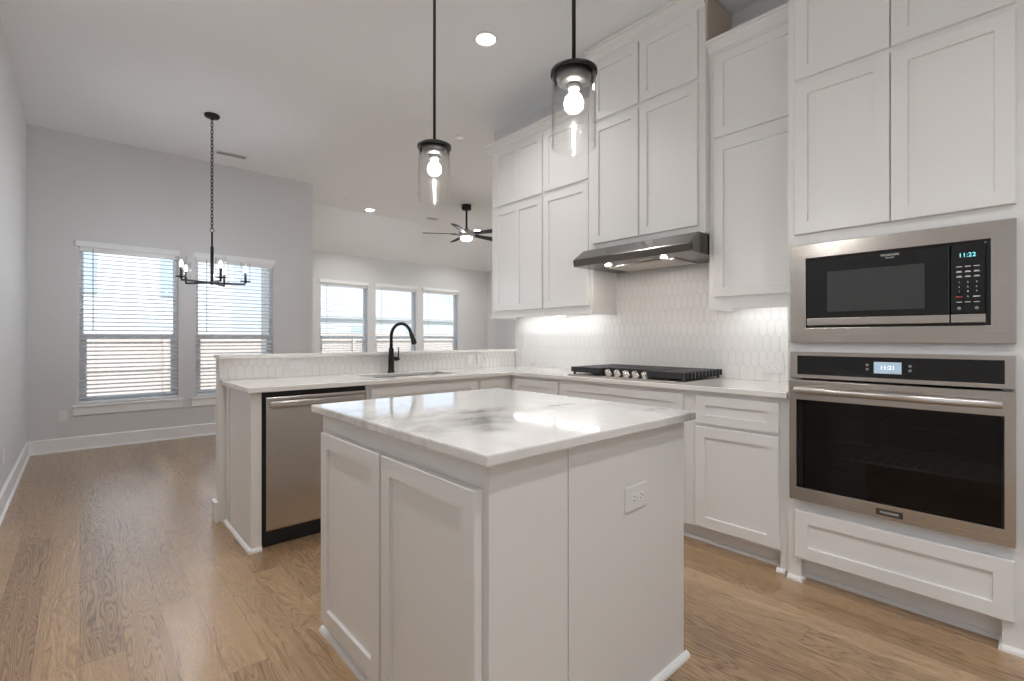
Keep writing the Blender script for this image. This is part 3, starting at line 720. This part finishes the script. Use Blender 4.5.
hood_cab = [o for o in C.objects if o.get('label', '').startswith('tallest white')][0]
bm = BM(); box(bm, MF + 0.02, XT - 0.002, 1.392, 1.3965, 3.016, 3.33); obj('unpainted_side', bm, M_PLYWOOD, hood_cab, label='unpainted wood side')
def strip(label, y0, y1, z):
    t = thing('under_cabinet_light', label, 'light', (3.10, y0, z), 'lights under the wall cabinets')
    bm = BM(); box(bm, 3.085, 3.125, y0, y1, z - 0.010, z - 0.0005); obj('housing', bm, M_TRIM, t)
    bm = BM(); box(bm, 3.09, 3.12, y0 + 0.005, y1 - 0.005, z - 0.014, z - 0.0105); obj('diffuser', bm, M_LED, t)
strip('slim light strip under the wall cabinets left of the hood', 2.40, 3.40, 1.402)
strip('slim light strip under the wall cabinet beside the oven tower', 0.93, 1.33, 1.392)

# ---------------------------------------------------------------- range hood
t = thing('range_hood', 'stainless steel slanted range hood over the cooktop', 'range hood', (2.70, 1.405, 1.70))
H0, H1 = 1.402, 2.306
prof = [(XT - 0.002, 1.836), (2.800, 1.836), (2.684, 1.757), (2.679, 1.748), (2.691, 1.706), (XT - 0.002, 1.706)]
bm = BM(); prism(bm, prof, lambda p, q, s: (p, s, q), H0, H1); obj('canopy', bm, M_HOOD, t, 0.003)
bm = BM(); box(bm, 2.86, 3.16, H0 + 0.20, H1 - 0.16, 1.699, 1.7055); obj('grease_filter', bm, M_FILTER, t, 0.001)
for y in (1.635, 2.070):
    bm = BM(); lathe(bm, [(0, 0), (0.019, 0), (0.019, -0.002), (0.016, -0.003), (0, -0.003)], (2.79, y, 1.7055), seg=24); obj('lamp', bm, M_HOODL, t)
bm = BM(); box(bm, 2.745, 2.775, 1.70, 1.80, 1.703, 1.7056); obj('switch_panel', bm, M_NICKEL, t)
for y in (H0 - 0.0015, H1 - 0.0015):
    bm = BM(); prism(bm, [(2.702, 1.762), (2.684, 1.750), (2.692, 1.716), (2.712, 1.716), (2.716, 1.74)], lambda p, q, s: (p, s, q), y, y + 0.003); obj('end_cap', bm, M_RUBBER, t)

# ---------------------------------------------------------------- gas cooktop
t = thing('gas_cooktop', 'stainless gas cooktop with black grates and front knobs', 'cooktop', (2.68, 1.44, CT))
K0, K1 = 1.432, 2.345; kx0, kx1 = 2.668, 3.200
bm = BM(); box(bm, kx0, kx1, K0, K1, CT + 0.0005, CT + 0.010, 0.003); obj('tray', bm, M_STEEL, t)
def grate(y0, y1, x0, x1):
    bm = BM(); zt, zb = 0.978, 0.940; bt = 0.013
    box(bm, x0, x0 + bt, y0, y1, zb, zt, 0.003); box(bm, x1 - bt, x1, y0, y1, zb, zt, 0.003)
    n = 11
    for i in range(1, n):
        x = x0 + (x1 - x0) * i / n; box(bm, x - 0.008, x + 0.008, y0, y1, zb - 0.006, zt - 0.001, 0.003)
    ym = (y0 + y1) / 2; box(bm, x0 + bt, x1 - bt, ym - 0.006, ym + 0.006, zb + 0.004, zt - 0.001)
    for x in (x0 + 0.02, x1 - 0.02):
        for y in (y0 + 0.02, y1 - 0.02): box(bm, x - 0.008, x + 0.008, y - 0.008, y + 0.008, CT + 0.0105, zb + 0.004, 0.002)
    obj('grate', bm, M_IRON, t)
grate(2.060, K1 - 0.012, 2.690, 3.190); grate(1.702, 2.052, 2.775, 3.190); grate(K0 + 0.004, 1.694, 2.682, 3.190)
for x, y in ((2.83, 2.19), (3.05, 2.19), (2.97, 1.877), (2.83, 1.57), (3.05, 1.57)):
    bm = BM(); lathe(bm, [(0, 0.0105), (0.045, 0.0105), (0.043, 0.018), (0.034, 0.019), (0.034, 0.026), (0.03, 0.028), (0, 0.028)], (x, y, CT), seg=20); obj('burner', bm, M_IRON, t)
for y in (2.015, 1.942, 1.870, 1.798, 1.727):
    ax = Vector((-0.55, 0, 0.83))
    bm = BM(); lathe(bm, [(0, 0.0), (0.026, 0.0), (0.026, 0.005), (0.020, 0.008), (0.0185, 0.032), (0.015, 0.036), (0, 0.036)], (2.722, y, CT + 0.018), ax, 20); obj('knob', bm, M_CHROME, t)
    
# ---------------------------------------------------------------- oven tower
TF, TD = 2.610, 2.590; TY0, TY1 = -0.045, 0.848
OV = (0.405, 1.122); MWZ = (1.160, 1.637)
t = thing('oven_tower_cabinet', 'tall white cabinet housing the wall oven and microwave at right', 'cabinet', (TF, TY0, 0))
bm = BM()
box(bm, TF + 0.02, XW - 0.002, TY1 - 0.019, TY1 - 0.001, 0, CE - 0.005); box(bm, TF + 0.02, XW - 0.002, TY0, TY0 + 0.019, 0, CE - 0.005)
box(bm, XW - 0.012, XW - 0.002, TY0 + 0.019, TY1 - 0.019, 0.1, CE - 0.005)
for z in (0.112, OV[0] - 0.012, 1.128, 1.655, CE - 0.03): box(bm, TF + 0.02, XW - 0.012, TY0 + 0.019, TY1 - 0.019, z - 0.009, z + 0.009)
obj('body', bm, M_CAB, t)
bm = BM()
s0, s1 = 0.790, 0.105          # inside edges of the stiles
box(bm, TF, TF + 0.02, s0, TY1 - 0.001, 0, CE - 0.004); box(bm, TF, TF + 0.02, TY0, s1, 0, CE - 0.004)
for a, b in ((0.108, 0.435), (1.095, 1.19), (1.61, 1.72), (2.40, 2.46), (3.17, CE - 0.004)): box(bm, TF, TF + 0.02, s1, s0, a, b)
box(bm, TF + 0.0201, 2.7005, s0, TY1 - 0.0195, 0, 0.102); box(bm, TF + 0.0201, 2.7005, TY0 + 0.0195, s1, 0, 0.102)
obj('face_frame', bm, M_CAB, t)
bm = BM(); box(bm, 2.690, 2.70, s1, s0, 0.0, 0.110); shoe(bm, 'X', 2.690, s1, s0); obj('toe_kick', bm, M_CAB, t)
bm = BM(); shoe(bm, 'X', TF, s0 - 0.006, TY1)
prism(bm, [(0, 0), (-0.010, 0), (-0.009, 0.014), (0, 0.021)], lambda p, q, s: (s, s0 + p, q), TF - 0.017, 2.68)
obj('shoe_molding', bm, M_TRIM, t)
bm = BM(); shoe(bm, 'X', TF, TY0, s1 + 0.006)
prism(bm, [(0, 0), (0.010, 0), (0.009, 0.014), (0, 0.021)], lambda p, q, s: (s, s1 + p, q), TF - 0.017, 2.68)
obj('shoe_molding', bm, M_TRIM, t)
for z0, z1 in ((1.688, 2.416), (2.441, 3.190)):
    front('door', t, 'X', TD, 0.4435, 0.815, z0, z1); front('door', t, 'X', TD, 0.067, 0.4395, z0, z1)
front('drawer_front', t, 'X', TD - 0.005, 0.071, 0.812, 0.121, 0.350, t=0.025)
bm = BM(); crown(bm, 'X', TF, TY0, TY1 - 0.001, 3.235, 3.345, 0.055); obj('crown_molding', bm, M_CAB, t)

def ring(bm, x0, x1, y0, y1, z0, z1, hy0, hy1, hz0, hz1):
    L = []
    for x in (x0, x1):
        L.append([bm.verts.new((x, y, z)) for y, z in ((y0, z0), (y1, z0), (y1, z1), (y0, z1))]); L.append([bm.verts.new((x, y, z)) for y, z in ((hy0, hz0), (hy1, hz0), (hy1, hz1), (hy0, hz1))])
    fs = []
    for p, q in ((L[0], L[1]), (L[2], L[3]), (L[0], L[2]), (L[1], L[3])):
        for i in range(4): fs.append(bm.faces.new((p[i], p[(i + 1) % 4], q[(i + 1) % 4], q[i])))
    bmesh.ops.recalc_face_normals(bm, faces=fs)
# microwave
t = thing('microwave_oven', 'built-in black microwave with a wide stainless trim frame', 'microwave', (TD, 0.065, MWZ[0]))
bm = BM(); ring(bm, TD - 0.004, TF - 0.001, 0.066, 0.828, MWZ[0] + 0.003, MWZ[1] - 0.004, 0.134, 0.763, 1.234, 1.566); obj('trim_frame', bm, M_STEEL, t, 0.002)
bm = BM(); box(bm, TF - 0.006, 2.95, 0.150, 0.750, 1.245, 1.555); ring(bm, TD + 0.0055, TF - 0.002, 0.1345, 0.7625, 1.2345, 1.5655, 0.146, 0.757, 1.243, 1.558); obj('housing', bm, M_RUBBER, t)
mx_ = TD - 0.012
bm = BM(); box(bm, mx_, TD + 0.012, 0.2505, 0.756, 1.279, 1.557, 0.003); dr = obj('door', bm, M_BGLASS, t)
bm = BM(); box(bm, mx_ - 0.0006, mx_ + 0.001, 0.326, 0.672, 1.307, 1.493); obj('window', bm, M_BWIN, dr)
bm = BM(); box(bm, mx_ - 0.002, TD + 0.012, 0.2505, 0.756, 1.245, 1.2785, 0.002); obj('door_strip', bm, M_STEEL, dr)
text('logo', 'FRIGIDAIRE', 0.0125, (mx_ - 0.0004, 0.440, 1.5415), (0, -1, 0), (0, 0, 1), M_WHITEPRINT, dr)
text('logo', 'GALLERY', 0.0080, (mx_ - 0.0004, 0.440, 1.5300), (0, -1, 0), (0, 0, 1), M_WHITEPRINT, dr)
bm = BM(); box(bm, mx_, TD + 0.012, 0.147, 0.2465, 1.279, 1.557, 0.003); cp = obj('control_panel', bm, M_BGLASS, t)
bm = BM(); box(bm, mx_ - 0.002, TD + 0.012, 0.147, 0.2465, 1.245, 1.2785, 0.002); obj('panel_strip', bm, M_STEEL, cp)
text('clock_digits', '11:22', 0.023, (mx_ - 0.0004, 0.199, 1.510), (0, -1, 0), (0, 0, 1), M_CYAN, cp)
cols = (0.222, 0.197, 0.172)
for k, z in enumerate((1.466, 1.4446, 1.4254)):
    for y in cols:
        bm = BM(); box(bm, mx_ - 0.0004, mx_ + 0.0005, y - 0.0085, y + 0.0085, z - 0.0012, z + 0.0012)
        if k: box(bm, mx_ - 0.0004, mx_ + 0.0005, y - 0.0065, y + 0.0065, z + 0.0022, z + 0.0042)
        obj('key_print', bm, M_WHITEPRINT, cp)
for i, ch in enumerate('123456789'):
    text('key_digit', ch, 0.0095, (mx_ - 0.0004, cols[i % 3], 1.404 - 0.018 * (i // 3)), (0, -1, 0), (0, 0, 1), M_WHITEPRINT, cp)
text('key_digit', '0', 0.0085, (mx_ - 0.0004, cols[1], 1.3475), (0, -1, 0), (0, 0, 1), M_WHITEPRINT, cp)
for y, m_ in ((cols[0], M_REDPRINT), (cols[2], M_WHITEPRINT)):
    bm = BM(); box(bm, mx_ - 0.0004, mx_ + 0.0005, y - 0.010, y + 0.010, 1.3455, 1.3495); obj('key_print', bm, m_, cp)
for y in cols:
    bm = BM(); box(bm, mx_ - 0.0004, mx_ + 0.0005, y - 0.008, y + 0.008, 1.3250, 1.3275); obj('key_print', bm, M_WHITEPRINT, cp)
for y in (cols[0], cols[2]):
    bm = BM(); lathe(bm, [(0, 0), (0.0062, 0), (0.0062, 0.0006), (0, 0.0006)], (mx_, y, 1.302), (-1, 0, 0), 18); obj('key_button', bm, M_GREYPRINT, cp)

# wall oven
t = thing('wall_oven', 'stainless built-in wall oven with a dark glass door below the microwave', 'oven', (TD, 0.066, OV[0]))
ox = TD - 0.012
bm = BM(); ring(bm, ox, TF - 0.001, 0.067, 0.828, 0.9935, 1.119, 0.097, 0.797, 1.011, 1.100); obj('control_frame', bm, M_STEEL, t, 0.002)
bm = BM(); box(bm, ox + 0.002, TF - 0.001, 0.0972, 0.7968, 1.0112, 1.0998); cp = obj('control_panel', bm, M_BGLASS, t)
bm = BM(); box(bm, ox + 0.0010, ox + 0.0022, 0.401, 0.496, 1.031, 1.081); obj('display', bm, M_LCD, cp)
text('clock_digits', '11:21', 0.024, (ox + 0.0008, 0.4485, 1.056), (0, -1, 0), (0, 0, 1), M_LCDTXT, cp)
for y, z in ((0.520, 1.066), (0.520, 1.047), (0.373, 1.066), (0.373, 1.047)):
    bm = BM(); lathe(bm, [(0, 0), (0.0058, 0), (0.0058, 0.0006), (0, 0.0006)], (ox + 0.002, y, z), (-1, 0, 0), 16); obj('touch_icon', bm, M_GREYPRINT, cp)
bm = BM(); dz0, dz1 = 0.407, 0.984
ring(bm, ox - 0.012, TF - 0.001, 0.067, 0.828, dz0, dz1, 0.097, 0.797, 0.469, 0.890); dr = obj('door', bm, M_STEEL, t, 0.002)
bm = BM(); box(bm, ox - 0.0105, ox - 0.0045, 0.0972, 0.7968, 0.4692, 0.8898); obj('door_glass', bm, M_OGLASS, dr)
bm = BM(); hz = 0.938
tube(bm, [(ox - 0.052, 0.098, hz), (ox - 0.052, 0.100, hz), (ox - 0.052, 0.793, hz), (ox - 0.052, 0.795, hz)], [0.014, 0.0165, 0.0165, 0.014], 20); obj('handle', bm, M_NICKEL, dr)
bm = BM()
for y in (0.115, 0.780): box(bm, ox - 0.0380, ox - 0.0118, y - 0.012, y + 0.012, hz - 0.010, hz + 0.010, 0.002)
obj('handle_mount', bm, M_NICKEL, dr)
bm = BM(); box(bm, ox - 0.0145, ox - 0.0115, 0.394, 0.486, 0.4215, 0.449, 0.001); bd = obj('badge', bm, M_BADGE, dr)
text('logo', 'FRIGIDAIRE', 0.0125, (ox - 0.0147, 0.440, 0.4355), (0, -1, 0), (0, 0, 1), M_WHITEPRINT, dr)
bm = BM()
cx0, cx1, c0, c1, z0, z1 = TF + 0.0, 3.10, 0.115, 0.780, 0.455, 0.905
box(bm, cx1, cx1 + 0.01, c0 - 0.01, c1 + 0.01, z0 - 0.01, z1 + 0.01)
box(bm, cx0 + 0.02, cx1, c0 - 0.008, c0, z0 - 0.01, z1 + 0.01); box(bm, cx0 + 0.02, cx1, c1, c1 + 0.008, z0 - 0.01, z1 + 0.01)
box(bm, cx0 + 0.02, cx1, c0, c1, z0 - 0.01, z0); box(bm, cx0 + 0.02, cx1, c0, c1, z1, z1 + 0.01)
obj('cavity', bm, M_ENAMEL, t)
for z in (0.62, 0.70, 0.80):
    bm = BM()
    tube(bm, [(cx0 + 0.05, c0 + 0.01, z), (cx0 + 0.05, c1 - 0.01, z)], 0.004, 8); tube(bm, [(cx1 - 0.03, c0 + 0.01, z), (cx1 - 0.03, c1 - 0.01, z)], 0.004, 8)
    for i in range(17):
        y = c0 + 0.02 + (c1 - c0 - 0.04) * i / 16; tube(bm, [(cx0 + 0.05, y, z + 0.004), (cx1 - 0.03, y, z + 0.004)], 0.002, 6)
    obj('rack', bm, M_RACK, t)

# ---------------------------------------------------------------- pendants over the island
def pendant(label, x, y):
    t = thing('pendant_light', label, 'pendant light', (x, y, CE), 'pendants over the island')
    bm = BM(); lathe(bm, [(0, -0.0005), (0.062, -0.0005), (0.062, -0.014), (0.055, -0.022), (0, -0.022)], (x, y, CE)); obj('ceiling_canopy', bm, M_BLACK, t)
    bm = BM(); tube(bm, [(x, y, CE - 0.0225), (x, y, 2.066)], 0.0065, 12); obj('rod', bm, M_BLACK, t)
    zt = 2.050
    bm = BM(); lathe(bm, [(0, 0.014), (0.012, 0.014), (0.014, 0.004), (0.070, 0.002), (0.0755, -0.001), (0.0755, -0.012), (0.0725, -0.012), (0.0715, -0.004), (0, -0.004)], (x, y, zt), seg=48); obj('cap', bm, M_BLACK, t)
    bm = BM(); lathe(bm, [(0, -0.0045), (0.056, -0.0045), (0.056, -0.024), (0.052, -0.036), (0.042, -0.042), (0.022, -0.044), (0, -0.044)], (x, y, zt), seg=40); obj('socket_cup', bm, M_DNICKEL, t)
    bm = BM(); lathe(bm, [(0, -0.0445), (0.019, -0.0445), (0.019, -0.058), (0.015, -0.062), (0, -0.062)], (x, y, zt), seg=24); obj('socket', bm, M_TRIM, t)
    bm = BM(); lathe(bm, [(0.0, -0.0625), (0.013, -0.0625), (0.016, -0.072), (0.027, -0.085), (0.0325, -0.102), (0.030, -0.120), (0.020, -0.131), (0, -0.135)], (x, y, zt), seg=24); bu = obj('bulb', bm, M_FROST, t)
    bm = BM(); lathe(bm, [(0, -0.070), (0.006, -0.075), (0.0085, -0.088), (0.0085, -0.106), (0.006, -0.119), (0, -0.121)], (x, y, zt), seg=20); obj('filament', bm, M_BULB, bu)
    bm = BM(); z0, z1 = 1.802, zt - 0.005
    lathe(bm, [(0.0712, z1), (0.0712, z0 + 0.001), (0.0702, z0), (0.0692, z0), (0.0684, z0 + 0.001), (0.0684, z1), (0.0712, z1)], (x, y, 0), seg=64); obj('glass_shade', bm, M_GLASS, t)
pendant('black-capped clear glass cylinder pendant, the nearer one hanging before the cabinets', 1.190, 1.020)
pendant('black-capped clear glass cylinder pendant farther off, hanging toward the windows', 1.185, 1.835)

# ---------------------------------------------------------------- chandelier in the dining corner
x, y = 0.951, 5.397
t = thing('chandelier', 'black five-arm chandelier with glass candle shades hanging on a chain', 'chandelier', (x, y, CE))
bm = BM(); lathe(bm, [(0, -0.0005), (0.066, -0.0005), (0.066, -0.016), (0.058, -0.026), (0.012, -0.028), (0.010, -0.045), (0, -0.045)], (x, y, CE)); obj('ceiling_canopy', bm, M_BLACK, t)
bm = BM(); z = CE - 0.048; k = 0
def link(c, ang, rx, rz, r):
    ux, uy = math.cos(ang), math.sin(ang); pts = []
    for i in range(17):
        a = 2 * PI * i / 16; pts.append((c[0] + ux * rx * math.cos(a), c[1] + uy * rx * math.cos(a), c[2] + rz * math.sin(a)))
    tube(bm, pts, r, 6, cap=False)
while z > 2.26:
    link((x, y, z - 0.016), PI / 4 + (PI / 2 if k % 2 else 0), 0.011, 0.0215, 0.0036); z -= 0.034; k += 1
link((x, y, 2.232), PI / 4 - 0.75, 0.018, 0.018, 0.003)
obj('chain', bm, M_BLACK, t)
bm = BM(); lathe(bm, [(0, 2.215), (0.0085, 2.214), (0.0085, 2.075), (0.0145, 2.072), (0.0145, 1.735), (0.022, 1.733), (0.022, 1.712), (0.010, 1.705), (0, 1.703)], (x, y, 0)); obj('stem', bm, M_BLACK, t)
a0 = math.radians(58)
for k in range(5):
    an = a0 + k * 2 * PI / 5; ux, uy = math.cos(an), math.sin(an); R_ = 0.283; px, py = x + ux * R_, y + uy * R_
    bm = BM(); vx, vy = -uy, ux
    pts = [(0.021, 1.714), (R_, 1.714), (R_, 1.731), (0.021, 1.731)]
    prism(bm, pts, lambda p, q, s: (x + ux * p + vx * s, y + uy * p + vy * s, q), -0.008, 0.008)
    lathe(bm, [(0, 1.7315), (0.010, 1.7315), (0.010, 1.745), (0.046, 1.748), (0.046, 1.754), (0, 1.754)], (px, py, 0), seg=24)
    ar = obj('arm', bm, M_BLACK, t, 0.001)
    bm = BM(); lathe(bm, [(0, 1.7545), (0.011, 1.7545), (0.011, 1.842), (0, 1.842)], (px, py, 0), seg=16); obj('candle_sleeve', bm, M_BLACK, ar)
    bm = BM(); lathe(bm, [(0, 1.8425), (0.007, 1.8425), (0.0125, 1.858), (0.012, 1.872), (0.005, 1.892), (0, 1.903)], (px, py, 0), seg=16); obj('bulb', bm, M_CBULB, ar)
    bm = BM(); lathe(bm, [(0.043, 1.7545), (0.043, 1.935), (0.0405, 1.935), (0.0405, 1.7545), (0.043, 1.7545)], (px, py, 0), seg=32); obj('glass_shade', bm, M_GLASS, ar)

# ---------------------------------------------------------------- ceiling fan
x, y = 4.659, 6.268
t = thing('ceiling_fan', 'black five-blade ceiling fan with a round light in the living room', 'ceiling fan', (x, y, CE))
bm = BM(); lathe(bm, [(0, -0.0005), (0.078, -0.0005), (0.078, -0.075), (0.06, -0.085), (0, -0.085)], (x, y, CE)); obj('ceiling_canopy', bm, M_BLACK, t)
bm = BM(); tube(bm, [(x, y, CE - 0.0855), (x, y, 2.963)], 0.016, 12); obj('downrod', bm, M_BLACK, t)
bm = BM(); lathe(bm, [(0, 2.985), (0.035, 2.985), (0.045, 2.955), (0.115, 2.945), (0.128, 2.925), (0.128, 2.865), (0.115, 2.845), (0, 2.845)], (x, y, -0.022)); obj('motor_housing', bm, M_NICKEL, t)
bm = BM(); lathe(bm, [(0, 2.8445), (0.092, 2.8445), (0.092, 2.828), (0.08, 2.808), (0.05, 2.797), (0, 2.794)], (x, y, -0.022)); obj('light_lens', bm, M_FANL, t)
for k in range(5):
    an = math.radians(188 - 42.05 + k * 72); ux, uy = math.cos(an), math.sin(an); vx, vy = -uy, ux
    bm = BM(); rings = []
    for i in range(9):
        s = i / 8; r_ = 0.16 + s * 0.54; hw = 0.045 + 0.026 * s if i < 8 else 0.045; tw = math.radians(-14)
        row = []
        for q, dz in ((-hw, -0.004), (hw, -0.004), (hw, 0.004), (-hw, 0.004)):
            row.append(bm.verts.new((x + ux * r_ + vx * q * math.cos(tw), y + uy * r_ + vy * q * math.cos(tw), 2.876 + q * math.sin(tw) + dz)))
        rings.append(row)
    for a, b in zip(rings, rings[1:]):
        for i in range(4): bm.faces.new((a[i], a[(i + 1) % 4], b[(i + 1) % 4], b[i]))
    bm.faces.new(rings[0][::-1]); bm.faces.new(rings[-1]); bmesh.ops.recalc_face_normals(bm, faces=bm.faces[:])
    bl = obj('blade', bm, M_BLADE, t, 0.002)
    bm = BM(); prism(bm, [(0.120, -0.030), (0.24, -0.018), (0.255, 0.0), (0.24, 0.018), (0.120, 0.030)], lambda p, q, s: (x + ux * p + vx * q, y + uy * p + vy * q, s), 2.862, 2.866); obj('blade_bracket', bm, M_BLACK, bl)

# ---------------------------------------------------------------- ceiling fixtures
def can(label, x, y, spread=122, k=1.0, col=WARM):
    t = thing('recessed_light', label, 'ceiling light', (x, y, CE), 'recessed ceiling lights')
    bm = BM(); lathe(bm, [(0.066, -0.0005), (0.092, -0.0005), (0.092, -0.004), (0.080, -0.008), (0.068, -0.006), (0.066, -0.0005)], (x, y, CE), seg=32); obj('trim_ring', bm, M_TRIM, t)
    bm = BM(); lathe(bm, [(0, -0.0008), (0.0655, -0.0008), (0.0655, -0.004), (0, -0.005)], (x, y, CE), seg=32); obj('lens', bm, M_CAN, t)
    ld = bpy.data.lights.new('downlight', 'AREA'); ld.shape = 'DISK'; ld.size = 0.12; ld.energy = CAN * k; ld.color = col; ld.spread = math.radians(spread)
    lo = bpy.data.objects.new('downlight', ld); C.objects.link(lo); lo.parent = t; lo.location = (0, 0, -0.010)
can('glowing recessed ceiling light above the island, between the two pendants', 2.182, 2.700, k=0.55)
can('glowing recessed ceiling light at the living room ridge above the left far window', 3.626, 7.600)
can('glowing recessed ceiling light just right of the ceiling fan', 5.916, 7.600)
for p in ((4.60, 4.40), (6.20, 4.60)):  # unseen lights, added to lift the dim living room
    can('added recessed light hidden behind the wall cabinets, brightening the living room', *p, col=(0.92, 0.98, 1.05))
for p in ((0.30, 3.20), (0.30, 1.45), (1.05, -0.30), (1.05, -1.55)):  # unseen fill lights, added to balance the near kitchen and left wall
    can('added recessed light out of view, brightening the near part of the kitchen', *p, spread=160 if p[1] > 3 else 122, k=0.6 if 1 < p[1] < 2 else 1.0)
def vent(label, x, y, sx, sy):
    t = thing('ceiling_vent', label, 'vent', (x, y, CE), 'ceiling vents')
    bm = BM(); z0, z1 = CE - 0.008, CE - 0.0005; e = 0.014
    box(bm, x - sx, x + sx, y - sy, y - sy + e, z0, z1); box(bm, x - sx, x + sx, y + sy - e, y + sy, z0, z1)
    box(bm, x - sx, x - sx + e, y - sy + e, y + sy - e, z0, z1); box(bm, x + sx - e, x + sx, y - sy + e, y + sy - e, z0, z1); obj('frame', bm, M_VENT, t)
    bm = BM(); box(bm, x - sx + e, x + sx - e, y - sy + e, y + sy - e, CE - 0.0016, CE - 0.0005); obj('backing', bm, M_VENTD, t)
    bm = BM(); n = int((2 * sy - 2 * e) / 0.012)
    for i in range(n):
        yy = y - sy + e + 0.006 + i * 0.012
        prism(bm, [(-0.004, -0.007), (-0.0028, -0.007), (0.003, -0.002), (0.0018, -0.002)], lambda p, q, s: (s, yy + p, CE + q), x - sx + e, x + sx - e)
    obj('louvers', bm, M_VENT, t)
vent('long white ceiling vent by the dining wall, right of the chandelier chain', 1.325, 6.405, 0.165, 0.062)
vent('small white ceiling vent left of the ceiling fan', 4.72, 7.38, 0.115, 0.075)
def disc(name, label, cat, x, y, r_):
    bm = BM(); lathe(bm, [(0, -0.0005), (r_, -0.0005), (r_, -0.004), (r_ * 0.9, -0.009), (r_ * 0.4, -0.010), (0, -0.010)], (x, y, CE), seg=32)
    tag(obj(name, bm, M_TRIM, None, 0, (x, y, CE)), label, cat)
disc('smoke_detector', 'small white round detector on the ceiling right of the farther pendant', 'detector', 3.03, 4.20, 0.06)
disc('ceiling_speaker', 'small white round ceiling disc near the living room ridge', 'ceiling disc', 3.11, 7.21, 0.065)

# ---------------------------------------------------------------- the yard outside
GZ = -0.45
bm = BM(); box(bm, -40, 60, YV + 0.4, 90, GZ - 0.2, GZ); box(bm, -40, 60, -30, YV + 0.4, GZ - 0.2, GZ); struct('ground', bm, M_GRASS)
def fence(label, yy, x0, x1, top):
    t = thing('wooden_fence', label, 'fence', (x0, yy, GZ))
    bm = BM(); x = x0
    while x < x1: box(bm, x, x + 0.136, yy, yy + 0.02, GZ, top); x += 0.142
    obj('boards', bm, M_FENCE, t)
    bm = BM()
    for z in (GZ + 0.25, (GZ + top) / 2, top - 0.22): box(bm, x0, x1, yy - 0.045, yy - 0.001, z, z + 0.09)
    obj('rails', bm, M_FENCE, t)
    x = x0 + 0.9
    while x < x1:
        bm = BM(); box(bm, x, x + 0.09, yy - 0.14, yy - 0.046, GZ, top - 0.05); obj('post', bm, M_FENCE, t); x += 2.4
bm = BM(); box(bm, -9.0, XL - 0.2, -6, 3.0, GZ, GZ + 0.06); struct('bounce_slab', bm, M_BOUNCE)  # unseen pale slab, added to bounce sunlight up onto the ceiling
fence('brown wooden yard fence seen through the blinds', 14.5, -9, 14, 1.33)
def house(label, x0, x1, y0, y1, eave, ridge, wins):
    t = thing('neighbor_house', label, 'house', (x0, y0, GZ))
    bm = BM(); box(bm, x0, x1, y0, y1, GZ, eave); obj('walls', bm, M_SIDING, t)
    bm = BM(); o_ = 0.22; ym = (y0 + y1) / 2
    prism(bm, [(y0 - o_, eave - 0.15), (ym, ridge), (y1 + o_, eave - 0.15), (y1 + o_, eave), (ym, ridge + 0.2), (y0 - o_, eave)], lambda p, q, s: (s, p, q), x0 - o_, x1 + o_)
    A = [(y0, eave), (y1, eave), (ym, ridge)]
    prism(bm, A, lambda p, q, s: (s, p, q), x0 + 0.05, x1 - 0.05); obj('roof', bm, M_ROOF, t)
    for a, b, c, d in wins:
        bm = BM(); box(bm, a, b, y0 - 0.03, y0 - 0.001, c, d); obj('window', bm, M_OUTWIN, t)
house('pale two-story house beyond the fence behind the dining windows', -3.2, 4.2, 20, 30, 4.6, 7.2, [(-0.6, 0.4, 2.6, 3.9), (2.0, 2.9, 2.6, 3.9)])
house('pale distant house behind the far living room windows', 11, 22, 30, 40, 2.6, 5.4, [(13, 14.2, 0.8, 2.0), (17, 18.5, 0.8, 2.0)])
